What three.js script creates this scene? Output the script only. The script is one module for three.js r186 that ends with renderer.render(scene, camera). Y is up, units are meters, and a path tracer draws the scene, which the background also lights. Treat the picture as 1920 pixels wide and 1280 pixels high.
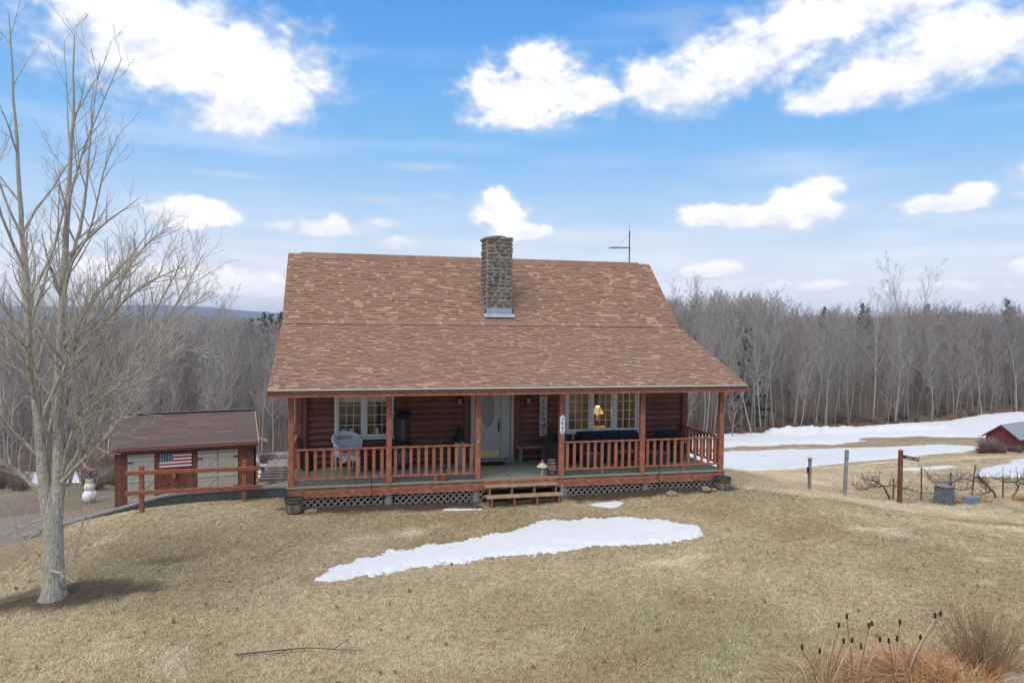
import * as THREE from 'three';
import { RoundedBoxGeometry } from 'three/addons/geometries/RoundedBoxGeometry.js';
import { mergeGeometries } from 'three/addons/utils/BufferGeometryUtils.js';
import { FontLoader } from 'three/addons/loaders/FontLoader.js';
import { TextGeometry } from 'three/addons/geometries/TextGeometry.js';

// ---------------------------------------------------------------- camera, exposure, sun
// World frame: x runs along the house front, y = 0 is the porch floor, +z points from the porch towards the viewer.
const scene = new THREE.Scene();
const camera = new THREE.PerspectiveCamera(51.03, 1.5, 0.1, 12000);
camera.position.set(1.159, 3.941, 17.524);
camera.rotation.order = 'YXZ';
camera.rotation.set(-0.0267, -0.2337, 0.0107);
camera.updateMatrixWorld(true);
const renderer = new THREE.WebGLRenderer({ antialias: true });
renderer.toneMapping = THREE.LinearToneMapping;
renderer.toneMappingExposure = 1.08;
renderer.shadowMap.enabled = true;

const SUN_DIR = new THREE.Vector3(-0.40, 1.10, 0.44).normalize();
const sun = new THREE.DirectionalLight(new THREE.Color(1.0, 0.93, 0.80), 2.7);
sun.position.copy(SUN_DIR).multiplyScalar(80);
sun.castShadow = true;
sun.shadow.radius = 100;
sun.shadow.mapSize.set(2048, 2048);
Object.assign(sun.shadow.camera, { left: -60, right: 60, top: 60, bottom: -60, near: 1, far: 220 });
scene.add(sun, sun.target);

// ---------------------------------------------------------------- random numbers and noise
function rngOf(seed) { let a = seed >>> 0; return () => { a = (a + 0x6d2b79f5) | 0; let t = Math.imul(a ^ (a >>> 15), 1 | a); t = (t + Math.imul(t ^ (t >>> 7), 61 | t)) ^ t; return ((t ^ (t >>> 14)) >>> 0) / 4294967296; }; }
const PERM = new Uint8Array(512); { const r = rngOf(77); const p = [...Array(256).keys()]; for (let i = 255; i > 0; i--) { const j = Math.floor(r() * (i + 1)); [p[i], p[j]] = [p[j], p[i]]; } for (let i = 0; i < 512; i++) PERM[i] = p[i & 255]; }
const GRAD = new Float32Array(512); { const r = rngOf(5); for (let i = 0; i < 256; i++) { const a = r() * 6.2831853; GRAD[2 * i] = Math.cos(a); GRAD[2 * i + 1] = Math.sin(a); } }
function noise2(x, y, per = 256) {            // gradient noise, about -0.7 .. 0.7, repeats every per units
  const xf = Math.floor(x), yf = Math.floor(y), fx = x - xf, fy = y - yf;
  const m = (a) => ((a % per) + per) % per & 255;
  const x0 = m(xf), x1 = m(xf + 1), y0 = m(yf), y1 = m(yf + 1);
  const u = fx * fx * fx * (fx * (fx * 6 - 15) + 10), v = fy * fy * fy * (fy * (fy * 6 - 15) + 10);
  const g = (ix, iy, dx, dy) => { const h = PERM[PERM[ix] + iy] * 2; return GRAD[h] * dx + GRAD[h + 1] * dy; };
  const a = g(x0, y0, fx, fy), b = g(x1, y0, fx - 1, fy), c = g(x0, y1, fx, fy - 1), d = g(x1, y1, fx - 1, fy - 1);
  return a + u * (b - a) + v * (c - a + u * (a - b - c + d));
}
function fbm(x, y, oct = 4, per = 256) { let s = 0, a = 0.5, f = 1; for (let i = 0; i < oct; i++) { s += a * noise2(x * f + i * 17.3 * (per === 256 ? 1 : 0), y * f, per === 256 ? 256 : per * f); a *= 0.5; f *= 2; } return s; }
const clamp = (x, a = 0, b = 1) => Math.min(b, Math.max(a, x));
const sstep = (a, b, x) => { const t = clamp((x - a) / (b - a)); return t * t * (3 - 2 * t); };
const lerp = (a, b, t) => a + (b - a) * t;
const lerp3 = (a, b, t) => [lerp(a[0], b[0], t), lerp(a[1], b[1], t), lerp(a[2], b[2], t)];
const s2l = (c) => (c <= 0.04045 ? c / 12.92 : Math.pow((c + 0.055) / 1.055, 2.4));
const rgb = (r, g, b) => [s2l(r / 255), s2l(g / 255), s2l(b / 255)];

// ---------------------------------------------------------------- sky: clear air and fair-weather clouds
// Clouds are given by azimuth (degrees right of -z) and elevation of their lobes; the rest of the dome carries the same kind of clouds, strewn at random.
const SKY_W = 4096, SKY_H = 2048;
{
  const data = new Float32Array(SKY_W * SKY_H * 4);
  // [azimuth, elevation, half width, half height, softness]: lobes of the clouds, degrees
  const clouds = [
    { s: 0.8, w: 1.0, l: [[-11.5, 18.3, 8.2, 3.8], [-5.4, 17.2, 4.2, 3.2], [-7.6, 15.0, 3.4, 1.9], [-16, 20.4, 6.5, 1.6]] },
    { s: 0.55, w: 1.0, l: [[14.5, 17.4, 5.0, 2.4], [15.3, 19.8, 2.4, 1.6], [13.4, 15.7, 3.2, 1.0], [19.6, 17.4, 2.2, 1.7]] },
    { s: 0.7, w: 0.96, l: [[23.8, 18.1, 2.3, 2.0], [26.2, 17.5, 3.4, 2.1], [30.6, 19.0, 4.4, 2.5], [36, 20.9, 5.2, 2.3], [42.5, 22.2, 6, 2.4]] },
    { s: 0.75, w: 0.96, l: [[37.2, 15.9, 3.0, 1.1], [40.6, 17.1, 4.6, 2.1], [45.2, 18.3, 5.2, 3.0]] },
    { s: 0.4, w: 1.0, l: [[31, 8.0, 4.3, 1.0], [35, 8.4, 3.1, 1.7], [36, 9.8, 1.7, 0.9], [29, 8.4, 2.4, 0.7]] },
    { s: 0.4, w: 0.92, l: [[44.2, 8.3, 2.7, 0.75], [46, 9, 1.4, 0.65]] },
    { s: 0.45, w: 0.96, l: [[50.8, 9.4, 2.5, 1.6]] },
    { s: 0.4, w: 1.0, l: [[-11.3, 7.4, 3.4, 1.25], [-10.2, 8.2, 2.3, 0.8]] },
    { s: 0.45, w: 1.0, l: [[12.1, 8.6, 2.2, 1.3], [12.1, 9.8, 1.1, 0.9], [14.1, 7.1, 2.4, 0.9]] },
    { s: 0.7, w: 0.85, l: [[-1.4, 6.9, 2.4, 0.85], [-0.6, 7.6, 1.1, 0.6]] },
    { s: 0.8, w: 0.75, l: [[4.6, 6.0, 1.9, 0.7], [-4.6, 7.0, 1.6, 0.5], [3.2, 7.6, 1.4, 0.5]] },
    { s: 0.9, w: 0.85, l: [[36, 2.9, 4.0, 0.6], [44, 2.7, 4.6, 0.6], [49.5, 4.0, 2.0, 0.5], [23, 3.4, 3.0, 0.7]] },
    { s: 1.0, w: 0.5, l: [[5.4, 6.2, 1.9, 0.6], [18.5, 6.6, 4.4, 0.9], [24.5, 6.2, 4.2, 0.9], [-7, 5.6, 5, 0.6]] },
    { s: 0.7, w: 0.98, l: [[-10.5, 3.0, 5.2, 1.5], [-5.0, 2.4, 4.0, 1.1], [-16, 3.2, 3, 1.1]] },
    { s: 0.6, w: 0.9, l: [[29.9, 4.2, 2.3, 0.8], [27.6, 4.0, 1.6, 0.5], [49, 4.0, 2.6, 0.6]] },
    { s: 1.5, w: 0.34, l: [[3.2, 9.4, 2.2, 0.3], [-8.5, 10.6, 2.8, 0.22], [7.6, 9.8, 1.2, 0.25], [26.5, 21.2, 1.6, 0.9], [6, 12, 3, 0.4]] },
  ];
  const rr = rngOf(9);
  for (let i = 0; i < 420; i++) {                                      // elsewhere on the dome
    const az = rr() * 360 - 180, el = Math.asin(rr()) * 57.2958, sz = 2.2 + 5.5 * rr() * Math.pow(clamp(el / 40), 0.5);
    const l = [], n = 3 + Math.floor(rr() * 3), k = 1 / Math.max(0.3, Math.cos(el / 57.3));
    for (let j = 0; j < n; j++) l.push([az + (rr() - 0.5) * 2.2 * sz * k, el + (rr() - 0.4) * 0.9 * sz * 0.5, sz * (0.5 + 0.5 * rr()) * k, sz * 0.42 * (0.6 + 0.6 * rr()) * (0.4 + 0.6 * clamp(el / 25))]);
    const hit = l.some((q) => q[0] + q[2] > -27 && q[0] - q[2] < 54 && q[1] - q[3] < 25);
    if (!hit && el > 1.5) clouds.push({ s: 0.5 + 0.5 * rr(), w: 0.7 + 0.3 * rr(), l });
  }
  for (const c of clouds) { c.x0 = Math.min(...c.l.map((q) => q[0] - q[2] * 2)); c.x1 = Math.max(...c.l.map((q) => q[0] + q[2] * 2)); c.y0 = Math.min(...c.l.map((q) => q[1] - q[3] * 2)); c.y1 = Math.max(...c.l.map((q) => q[1] + q[3] * 2)); }
  const stops = [[-4, rgb(238, 241, 247)], [0, rgb(238, 242, 248)], [3, rgb(229, 237, 247)], [7, rgb(192, 217, 244)], [13, rgb(136, 190, 240)], [20, rgb(101, 167, 234)], [27, rgb(76, 147, 226)], [45, rgb(58, 128, 214)], [90, rgb(44, 106, 196)]];
  const base = (el) => { let i = 0; while (i < stops.length - 2 && el > stops[i + 1][0]) i++; return lerp3(stops[i][1], stops[i + 1][1], clamp((el - stops[i][0]) / (stops[i + 1][0] - stops[i][0]))); };
  // thin wisps high up and a pale veil low down, worked out on a coarser grid
  const VW = SKY_W / 4 + 2, VH = SKY_H / 4 + 2, vg = new Float32Array(VW * VH);
  for (let j = 0; j < VH; j++) { const el = ((j * 4 + 0.5) / SKY_H - 0.5) * 180; if (el < -4) continue; for (let i = 0; i < VW; i++) {
    let az = ((i * 4 + 0.5) / SKY_W - 0.5) * 360 + 90; if (az > 180) az -= 360;
    const wisp = sstep(0.1, 0.62, fbm(az * 0.045 + 3, el * 0.34 + 9, 5) + 0.12) * 0.36 * sstep(0.5, 4, el) * (1 - 0.55 * sstep(14, 30, el));
    vg[j * VW + i] = Math.max(wisp, sstep(0.02, 0.5, fbm(az * 0.1 + 30, el * 0.9 + 2, 4) + 0.2) * 0.55 * (1 - sstep(3, 11, el)) * sstep(-1, 1, el)); } }
  const veilAt = (x, y) => { const i = x >> 2, j = y >> 2, u = (x & 3) / 4, v = (y & 3) / 4, o = j * VW + i; return lerp(lerp(vg[o], vg[o + 1], u), lerp(vg[o + VW], vg[o + VW + 1], u), v); };
  for (let y = 0; y < SKY_H; y++) {
    const el = ((y + 0.5) / SKY_H - 0.5) * 180, bc = base(Math.max(el, -4));
    const here = clouds.filter((c) => el > c.y0 && el < c.y1);
    for (let x = 0; x < SKY_W; x++) {
      const o = (y * SKY_W + x) * 4;
      let [r, g, b] = bc;
      if (el > -2) {
        // azimuth right of -z: the equirectangular map has u = atan2(z, x) / 2pi + 0.5
        const th = ((x + 0.5) / SKY_W - 0.5) * 2 * Math.PI;            // atan2(dz, dx)
        let az = th * 57.29578 + 90; if (az > 180) az -= 360;
        const stretch = 1 / (1 + Math.max(0, 6 - el) * 0.22);
        let veil = 0, dens = 0, top = 0;
        for (const c of here) {
          if (az < c.x0 || az > c.x1) continue;
          let f = -9, ty = 0;
          for (const q of c.l) {
            const dx = (az - q[0]) / q[2]; let dy = (el - q[1]) / q[3]; if (dy < 0) dy *= 1.35;
            const v = 1 - Math.sqrt(dx * dx + dy * dy);
            if (v > -1.2) { f = f < -5 ? v : 0.2 * Math.log(Math.exp(f / 0.2) + Math.exp(v / 0.2)); ty = Math.max(ty, dy); }
          }
          if (f < -0.9) continue;
          const nx = az * 0.42, ny = el * 0.62 / stretch;
          const n = fbm(nx, ny, 4) * 1.15 + fbm(nx * 3.1 + 40, ny * 3.1, 3) * 0.42 + fbm(nx * 9.7 + 11, ny * 9.7, 3) * 0.2;
          const d = sstep(-0.26 - 0.3 * c.s, 0.14 + 0.56 * c.s, f + n * 0.85) * c.w;
          if (d > dens) { dens = d; top = clamp(0.52 + 0.42 * ty + n * 0.75); }
        }
        veil = veilAt(x, y);
        r = lerp(r, 0.92, veil); g = lerp(g, 0.95, veil); b = lerp(b, 1.04, veil);
        if (dens > 0) {
          const lit = 0.82 + 0.24 * sstep(0.05, 0.95, top) * sstep(0.3, 1.0, dens), cold = 1 - sstep(0.3, 1.0, dens) * (0.55 + 0.45 * top);
          r = lerp(r, lit * (1 - 0.13 * cold), dens); g = lerp(g, lit * (1 - 0.075 * cold), dens); b = lerp(b, lit * 1.045, dens);
        }
      }
      data[o] = r; data[o + 1] = g; data[o + 2] = b; data[o + 3] = 1;
    }
  }
  const sky = new THREE.DataTexture(data, SKY_W, SKY_H, THREE.RGBAFormat, THREE.FloatType);
  sky.mapping = THREE.EquirectangularReflectionMapping; sky.magFilter = THREE.LinearFilter; sky.needsUpdate = true;
  scene.background = sky; scene.environment = sky;
}

// ---------------------------------------------------------------- helpers for objects
const taken = new Map();
function numbered(name) { const n = taken.get(name) ?? 0; taken.set(name, n + 1); return n ? name + '_' + String(n).padStart(3, '0') : name; }
const lit = (o) => { o.castShadow = true; o.receiveShadow = true; return o; };
function thing(name, label, category, [x, y, z] = [0, 0, 0], turn = 0, group) {
  const o = new THREE.Group(); o.name = numbered(name); o.position.set(x, y, z); o.rotation.y = turn;
  o.userData = { label, category }; if (group) o.userData.group = group;
  scene.add(o); return o;
}
function one(name, label, category, geometry, m, [x, y, z] = [0, 0, 0], turn = 0, group) {     // a thing that is one mesh
  const o = lit(new THREE.Mesh(geometry, m)); o.name = numbered(name); o.position.set(x, y, z); o.rotation.y = turn;
  o.userData = { label, category }; if (group) o.userData.group = group;
  scene.add(o); return o;
}
function part(parent, name, geometry, m, label) { const o = lit(new THREE.Mesh(geometry, m)); o.name = name; if (label) o.userData.label = label; parent.add(o); return o; }
function sub(parent, name, label) { const o = new THREE.Group(); o.name = name; if (label) o.userData.label = label; parent.add(o); return o; }
function setting(name, geometry, m) { const o = lit(new THREE.Mesh(geometry, m)); o.name = numbered(name); o.userData.kind = 'structure'; scene.add(o); return o; }
function copyOf(o, [x, y, z], turn, label) { const c = o.clone(); c.name = numbered(o.name.replace(/_\d{3}$/, '')); c.position.set(x, y, z); c.rotation.y = turn; c.userData = { ...o.userData }; if (label) c.userData.label = label; scene.add(c); return c; }

const UNIT = new THREE.BoxGeometry(1, 1, 1);
function metreUV(g, ax = 1, ay = 1) {          // uv in metres from the face direction
  const p = g.attributes.position, n = g.attributes.normal, uv = new Float32Array(p.count * 2);
  for (let i = 0; i < p.count; i++) {
    const nx = Math.abs(n.getX(i)), ny = Math.abs(n.getY(i)), nz = Math.abs(n.getZ(i));
    const [u, v] = nx > ny && nx > nz ? [p.getZ(i), p.getY(i)] : ny > nz ? [p.getX(i), p.getZ(i)] : [p.getX(i), p.getY(i)];
    uv[2 * i] = u * ax; uv[2 * i + 1] = v * ay;
  }
  g.setAttribute('uv', new THREE.BufferAttribute(uv, 2)); return g;
}
const box = (w, h, d, x = 0, y = 0, z = 0, r = null) => { const g = new THREE.BoxGeometry(w, h, d); metreUV(g); if (r) g.applyMatrix4(new THREE.Matrix4().makeRotationFromEuler(new THREE.Euler(...r))); g.translate(x, y, z); return g; };
const rbox = (w, h, d, rad, x = 0, y = 0, z = 0, r = null) => { const g = new RoundedBoxGeometry(w, h, d, 2, Math.min(rad, w / 2.02, h / 2.02, d / 2.02)); metreUV(g); if (r) g.applyMatrix4(new THREE.Matrix4().makeRotationFromEuler(new THREE.Euler(...r))); g.translate(x, y, z); return g; };
const cyl = (r0, r1, h, x = 0, y = 0, z = 0, seg = 12, r = null) => { const g = new THREE.CylinderGeometry(r1, r0, h, seg); if (r) g.applyMatrix4(new THREE.Matrix4().makeRotationFromEuler(new THREE.Euler(...r))); g.translate(x, y, z); return g; };
const lathe = (pts, seg = 20, x = 0, y = 0, z = 0) => { const g = new THREE.LatheGeometry(pts.map((p) => new THREE.Vector2(p[0], p[1])), seg); g.translate(x, y, z); return g; };
const tube = (pts, r, seg = 6, n = 0) => new THREE.TubeGeometry(new THREE.CatmullRomCurve3(pts.map((p) => new THREE.Vector3(...p))), n || Math.max(2, pts.length * 3), r, seg);
const rod = (a, b, r, seg = 6) => { const A = new THREE.Vector3(...a), B = new THREE.Vector3(...b), d = B.clone().sub(A), g = new THREE.CylinderGeometry(r, r, d.length(), seg); g.applyQuaternion(new THREE.Quaternion().setFromUnitVectors(new THREE.Vector3(0, 1, 0), d.clone().normalize())); g.translate((A.x + B.x) / 2, (A.y + B.y) / 2, (A.z + B.z) / 2); return g; };
const merge = (list) => mergeGeometries(list.map((g) => { const q = g.index ? g.toNonIndexed() : g; for (const k of Object.keys(q.attributes)) if (!['position', 'normal', 'uv', 'color'].includes(k)) q.deleteAttribute(k); return q; }));
function extrude(points, depth, bevel = 0) { const s = new THREE.Shape(points.map((p) => new THREE.Vector2(...p))); return new THREE.ExtrudeGeometry(s, { depth, bevelEnabled: bevel > 0, bevelSize: bevel, bevelThickness: bevel, bevelSegments: 1, steps: 1 }); }
function rough(g, amp, freq, seed = 0) {        // roughen a closed shape along its radius
  const p = g.attributes.position;
  for (let i = 0; i < p.count; i++) { const x = p.getX(i), y = p.getY(i), z = p.getZ(i); const k = 1 + amp * (noise2(x * freq + seed, y * freq + z * freq * 0.7) + noise2(z * freq + seed * 2, x * freq - y * freq)); p.setXYZ(i, x * k, y * k, z * k); }
  g.computeVertexNormals(); return g;
}

// ---------------------------------------------------------------- textures (all tile)
function tex(size, fn, color = true) {
  const d = new Uint8Array(size * size * 4);
  for (let y = 0; y < size; y++) for (let x = 0; x < size; x++) { const c = fn(x / size, y / size), o = (y * size + x) * 4; for (let k = 0; k < 3; k++) d[o + k] = clamp(Array.isArray(c) ? c[k] : c) * 255; d[o + 3] = 255; }
  const t = new THREE.DataTexture(d, size, size); t.wrapS = t.wrapT = THREE.RepeatWrapping; t.magFilter = THREE.LinearFilter; t.minFilter = THREE.LinearMipmapLinearFilter; t.generateMipmaps = true;
  if (color) t.colorSpace = THREE.SRGBColorSpace; t.needsUpdate = true; return t;
}
function rep(t, sx, sy) { const c = t.clone(); c.repeat.set(sx, sy); c.needsUpdate = true; return c; }
const rt = rngOf(21);
const speck = new Float32Array(512 * 512).map(() => rt());
const sp = (u, v) => speck[(Math.floor(v * 512) & 511) * 512 + (Math.floor(u * 512) & 511)];
const T = {};
T.grainX = tex(512, (u, v) => 0.84 + 0.26 * noise2(u * 4, v * 90, 90) + 0.2 * noise2(u * 8, v * 32, 32) + 0.2 * noise2(u * 4, v * 8, 8) + (sp(u, v) - 0.5) * 0.06);
T.grainY = tex(512, (u, v) => 0.84 + 0.26 * noise2(u * 90, v * 4, 90) + 0.2 * noise2(u * 32, v * 8, 32) + 0.2 * noise2(u * 8, v * 4, 8) + (sp(u, v) - 0.5) * 0.06);
T.mottle = tex(512, (u, v) => 0.86 + 0.22 * fbm(u * 8, v * 8, 5, 8) + (sp(u, v) - 0.5) * 0.14);
T.granule = tex(512, (u, v) => 0.82 + 0.1 * fbm(u * 16, v * 16, 3, 16) + (sp(u, v) - 0.5) * 0.42);
T.deck = tex(512, (u, v) => { const stain = sstep(0.05, 0.35, fbm(u * 6, v * 6, 4, 6)); return [0.79, 0.80, 0.76].map((c) => c + 0.18 * noise2(u * 6, v * 80, 80) + 0.12 * noise2(u * 3, v * 24, 24) - 0.16 * stain + (sp(u, v) - 0.5) * 0.08); });
T.bark = tex(512, (u, v) => { const a = noise2(u * 24, v * 6, 24), b = fbm(u * 8, v * 16, 4, 8), l = sstep(0.25, 0.5, noise2(u * 6, v * 40, 40)) * 0.10; const m = sstep(0.12, 0.42, fbm(u * 5 + 3, v * 9, 4, 45)) * 0.3; return [0.86 + 0.28 * a + 0.34 * b - l - m, 0.86 + 0.28 * a + 0.34 * b - l - m * 0.95, 0.83 + 0.26 * a + 0.34 * b - l - m]; });
T.stone = tex(256, (u, v) => { const a = fbm(u * 6, v * 6, 5, 6); return [0.78 + 0.4 * a + (sp(u, v) - 0.5) * 0.22, 0.77 + 0.38 * a + (sp(u, v) - 0.5) * 0.22, 0.74 + 0.34 * a + (sp(u, v) - 0.5) * 0.22]; });
T.fine = tex(512, (u, v) => 0.5 + 0.5 * fbm(u * 24, v * 24, 4, 24) + (sp(u, v) - 0.5) * 0.3, false);
T.grainB = tex(512, (u, v) => 0.5 + 0.3 * noise2(u * 4, v * 90, 90) + 0.25 * noise2(u * 8, v * 32, 32), false);
T.weave = tex(256, (u, v) => { const a = Math.sin(u * 64 * Math.PI) * Math.sin(v * 64 * Math.PI); return 0.55 + 0.3 * a + (sp(u, v) - 0.5) * 0.1; }, false);
T.cloth = tex(256, (u, v) => 0.82 + 0.12 * fbm(u * 6, v * 6, 4, 6) + (sp(u, v) - 0.5) * 0.2);
const mat = (c, roughness = 0.85, o = {}) => { const { rx, ry, ...rest } = o; const m = new THREE.MeshStandardMaterial({ roughness, ...rest }); m.color.setRGB(...c); return m; };
const phys = (c, o) => { const m = new THREE.MeshPhysicalMaterial(o); m.color.setRGB(...c); return m; };
const k = (c, f) => c.map((x) => x * f);

const RED = [0.50, 0.190, 0.112];
const M = {
  red: mat(RED, 0.92, { map: T.grainX, bumpMap: T.grainB, bumpScale: 0.002 }),
  redV: mat(k(RED, 0.97), 0.92, { map: T.grainY, bumpScale: 0.002 }),
  redB: mat(k(RED, 1.12), 0.92, { map: T.grainY }), redC: mat(k(RED, 0.88), 0.92, { map: T.grainY }),
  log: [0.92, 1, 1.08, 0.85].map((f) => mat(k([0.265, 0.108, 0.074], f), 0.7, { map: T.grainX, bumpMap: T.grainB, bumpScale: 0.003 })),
  trimDark: mat([0.23, 0.08, 0.06], 0.75, { map: T.grainY }),
  deck: [0.92, 1, 1.08, 0.97].map((f) => mat(k([0.42, 0.44, 0.40], f), 0.85, { map: T.deck, bumpMap: T.grainB, bumpScale: 0.002 })),
  white: mat([0.78, 0.78, 0.77], 0.55), whiteWarm: mat([0.72, 0.69, 0.63], 0.6),
  lattice: [1, 0.9, 1.1].map((f) => mat(k([0.33, 0.285, 0.255], f), 0.9, { map: T.grainX })),
  grey: [1, 0.9, 1.1].map((f) => mat(k([0.36, 0.34, 0.31], f), 0.9, { map: T.grainX, bumpMap: T.grainB, bumpScale: 0.003 })),
  greyV: mat([0.36, 0.345, 0.32], 0.9, { map: T.grainY, bumpScale: 0.003 }),
  newWood: mat([0.46, 0.335, 0.22], 0.8, { map: T.grainX }),
  black: mat([0.022, 0.022, 0.024], 0.5), blackRough: mat([0.03, 0.03, 0.032], 0.9), iron: mat([0.035, 0.035, 0.037], 0.45, { metalness: 0.6 }),
  steel: mat([0.55, 0.56, 0.58], 0.35, { metalness: 0.9 }), zinc: mat([0.50, 0.55, 0.60], 0.45, { metalness: 0.55, map: T.mottle }), brass: mat([0.72, 0.58, 0.26], 0.3, { metalness: 0.9 }),
  concrete: mat([0.30, 0.30, 0.285], 0.95, { map: T.mottle, bumpMap: T.fine, bumpScale: 0.004 }),
  stain: mat([0.10, 0.115, 0.115], 0.95, { map: T.mottle, bumpMap: T.fine, bumpScale: 0.004 }),
  mortar: mat([0.50, 0.475, 0.44], 0.95, { map: T.mottle, bumpMap: T.fine, bumpScale: 0.006 }),
  glass: phys([1, 1, 1], { transmission: 1, thickness: 0, roughness: 0.02, ior: 1.5 }),
  navy: mat([0.030, 0.044, 0.070], 0.95, { map: T.cloth }), navyLight: mat([0.10, 0.145, 0.225], 0.95, { map: T.cloth }),
  wickerDark: mat([0.045, 0.036, 0.030], 0.7, { bumpMap: rep(T.weave, 4, 4), bumpScale: 0.004 }),
  wickerWhite: mat([0.74, 0.76, 0.79], 0.6, { bumpMap: rep(T.weave, 3, 3), bumpScale: 0.006 }),
  barrel: [1, 0.85, 1.1].map((f) => mat(k([0.30, 0.235, 0.19], f), 0.85, { map: T.grainY })),
  terracotta: mat([0.52, 0.20, 0.085], 0.85, { map: T.mottle }),
  rock: mat([0.42, 0.36, 0.29], 0.9, { map: T.stone, bumpMap: T.fine, bumpScale: 0.006 }),
  green: mat([0.02, 0.085, 0.055], 0.6), needle: mat([0.028, 0.048, 0.022], 0.8),
  pine: mat([0.38, 0.24, 0.13], 0.8, { map: T.grainX }),
};

// ---------------------------------------------------------------- terrain: a knoll with the house on it, falling away behind to a level field
const CTRL = [
  [-1, 0, -0.50], [3, 0.3, -0.50], [6, 0.3, -0.52], [11.5, 0.3, -0.48], [0, -2.5, -0.62], [5.5, -4, -0.6], [11.6, -2.6, -0.62], [0, -8, -1.25], [11.5, -8, -1.75], [5.5, -11, -2.0],
  [0.5, 4.5, -0.66], [5, 3.6, -0.64], [9, 3.3, -0.62], [3.3, 9, -0.86], [10, 10, -0.88], [7, 7, -0.80], [-3.5, 4.2, -0.77], [-3.3, 6.7, -0.92], [14, 5, -0.76], [1.2, 15, -0.95], [16, 13, -0.95], [-12, 12, -1.3], [24, 8, -1.1], [14, 0.6, -0.78],
  [-1.21, -1.42, -0.63], [-3.46, -0.9, -0.70], [-5.4, -1.9, -1.14], [-5.9, -0.5, -1.16], [-7.6, 2, -1.42], [-2.2, -4.5, -1.15], [-4.3, -6, -1.9], [-1, -7.5, -1.5],
  [-7.3, -13.1, -3.45], [-2.6, -11.5, -2.7], [-10, -15.8, -3.85], [-14, -9, -3.4], [-12, -3, -2.3], [-18, -33, -6.1], [-3.4, -29.5, -6.2], [-30, -20, -5.0], [-10, -55, -8.4], [-45, -50, -8.4],
  [13.9, 0.1, -0.86], [16.45, -3.4, -1.78], [17.6, -3.1, -1.86], [19.4, -2.65, -2.0], [20.9, -2.3, -2.05], [22.5, -2.9, -2.08], [23.6, -2.7, -2.05], [27, -4.9, -2.62],
  [14.6, -4.2, -1.05], [16.6, -7.5, -1.9], [23.2, -18.2, -4.4], [29.9, -32, -7.4], [34.2, -36, -8.4], [33.5, -15.6, -4.05], [31, -11.2, -3.3], [43, -18.5, -4.15], [52, -26, -5.9], [65, -41, -8.6], [39, -55, -9.1], [59, -51, -9.1], [75, -45, -8.7], [20, -45, -8.6], [55, -5, -3.6], [8, -30, -6.2], [80, -10, -4.2], [95, -60, -9.0],
];
const hRaw = (() => {                                              // thin-plate spline through the control heights
  const n = CTRL.length, N = n + 3, A = [], B = new Float64Array(N);
  const U = (r2) => (r2 < 1e-9 ? 0 : r2 * Math.log(r2));
  for (let i = 0; i < N; i++) A.push(new Float64Array(N));
  for (let i = 0; i < n; i++) {
    for (let j = 0; j < n; j++) A[i][j] = U((CTRL[i][0] - CTRL[j][0]) ** 2 + (CTRL[i][1] - CTRL[j][1]) ** 2) + (i === j ? 6 : 0);
    A[i][n] = A[n][i] = 1; A[i][n + 1] = A[n + 1][i] = CTRL[i][0]; A[i][n + 2] = A[n + 2][i] = CTRL[i][1]; B[i] = CTRL[i][2];
  }
  for (let i = 0; i < N; i++) {
    let p = i; for (let r = i + 1; r < N; r++) if (Math.abs(A[r][i]) > Math.abs(A[p][i])) p = r;
    [A[i], A[p]] = [A[p], A[i]]; [B[i], B[p]] = [B[p], B[i]];
    for (let r = i + 1; r < N; r++) { const f = A[r][i] / A[i][i]; if (f) { for (let c = i; c < N; c++) A[r][c] -= f * A[i][c]; B[r] -= f * B[i]; } }
  }
  const W = new Float64Array(N);
  for (let i = N - 1; i >= 0; i--) { let s = B[i]; for (let c = i + 1; c < N; c++) s -= A[i][c] * W[c]; W[i] = s / A[i][i]; }
  return (x, z) => { let s = W[n] + W[n + 1] * x + W[n + 2] * z; for (let i = 0; i < n; i++) s += W[i] * U((x - CTRL[i][0]) ** 2 + (z - CTRL[i][1]) ** 2); return s; };
})();
function groundY(x, z) {
  const dx = x - 12, dz = z + 18, r = Math.hypot(dx, dz);
  const far = sstep(62, 110, r);
  let y = far < 1 ? hRaw(x, z) : 0;
  y = lerp(y, z > 0 ? lerp(-9.2, -1.2, sstep(-20, 30, z)) : -9.2, far);
  const near = 1 - sstep(14, 40, r);
  return y + 0.10 * fbm(x * 0.11 + 5, z * 0.11, 3) * sstep(9, 26, r) * 3 + 0.035 * fbm(x * 0.5, z * 0.5, 3) + 0 * near;
}
const EDGE_R = [[14, -50], [24, -52], [36, -52], [40, -57.5], [48, -60.5], [57, -63.5], [66, -65.5], [75, -66], [85, -67], [99, -71], [118, -76]];
const EDGE_L = [[-46, -25], [-34, -26], [-26, -28.5], [-18, -30.5], [-10, -31], [-3, -36], [4, -41], [14, -50]];
const edgeZ = (x) => { const L = x < 14 ? EDGE_L : EDGE_R; let i = 0; while (i < L.length - 2 && x > L[i + 1][0]) i++; return lerp(L[i][1], L[i + 1][1], clamp((x - L[i][0]) / (L[i + 1][0] - L[i][0]))); };
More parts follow.
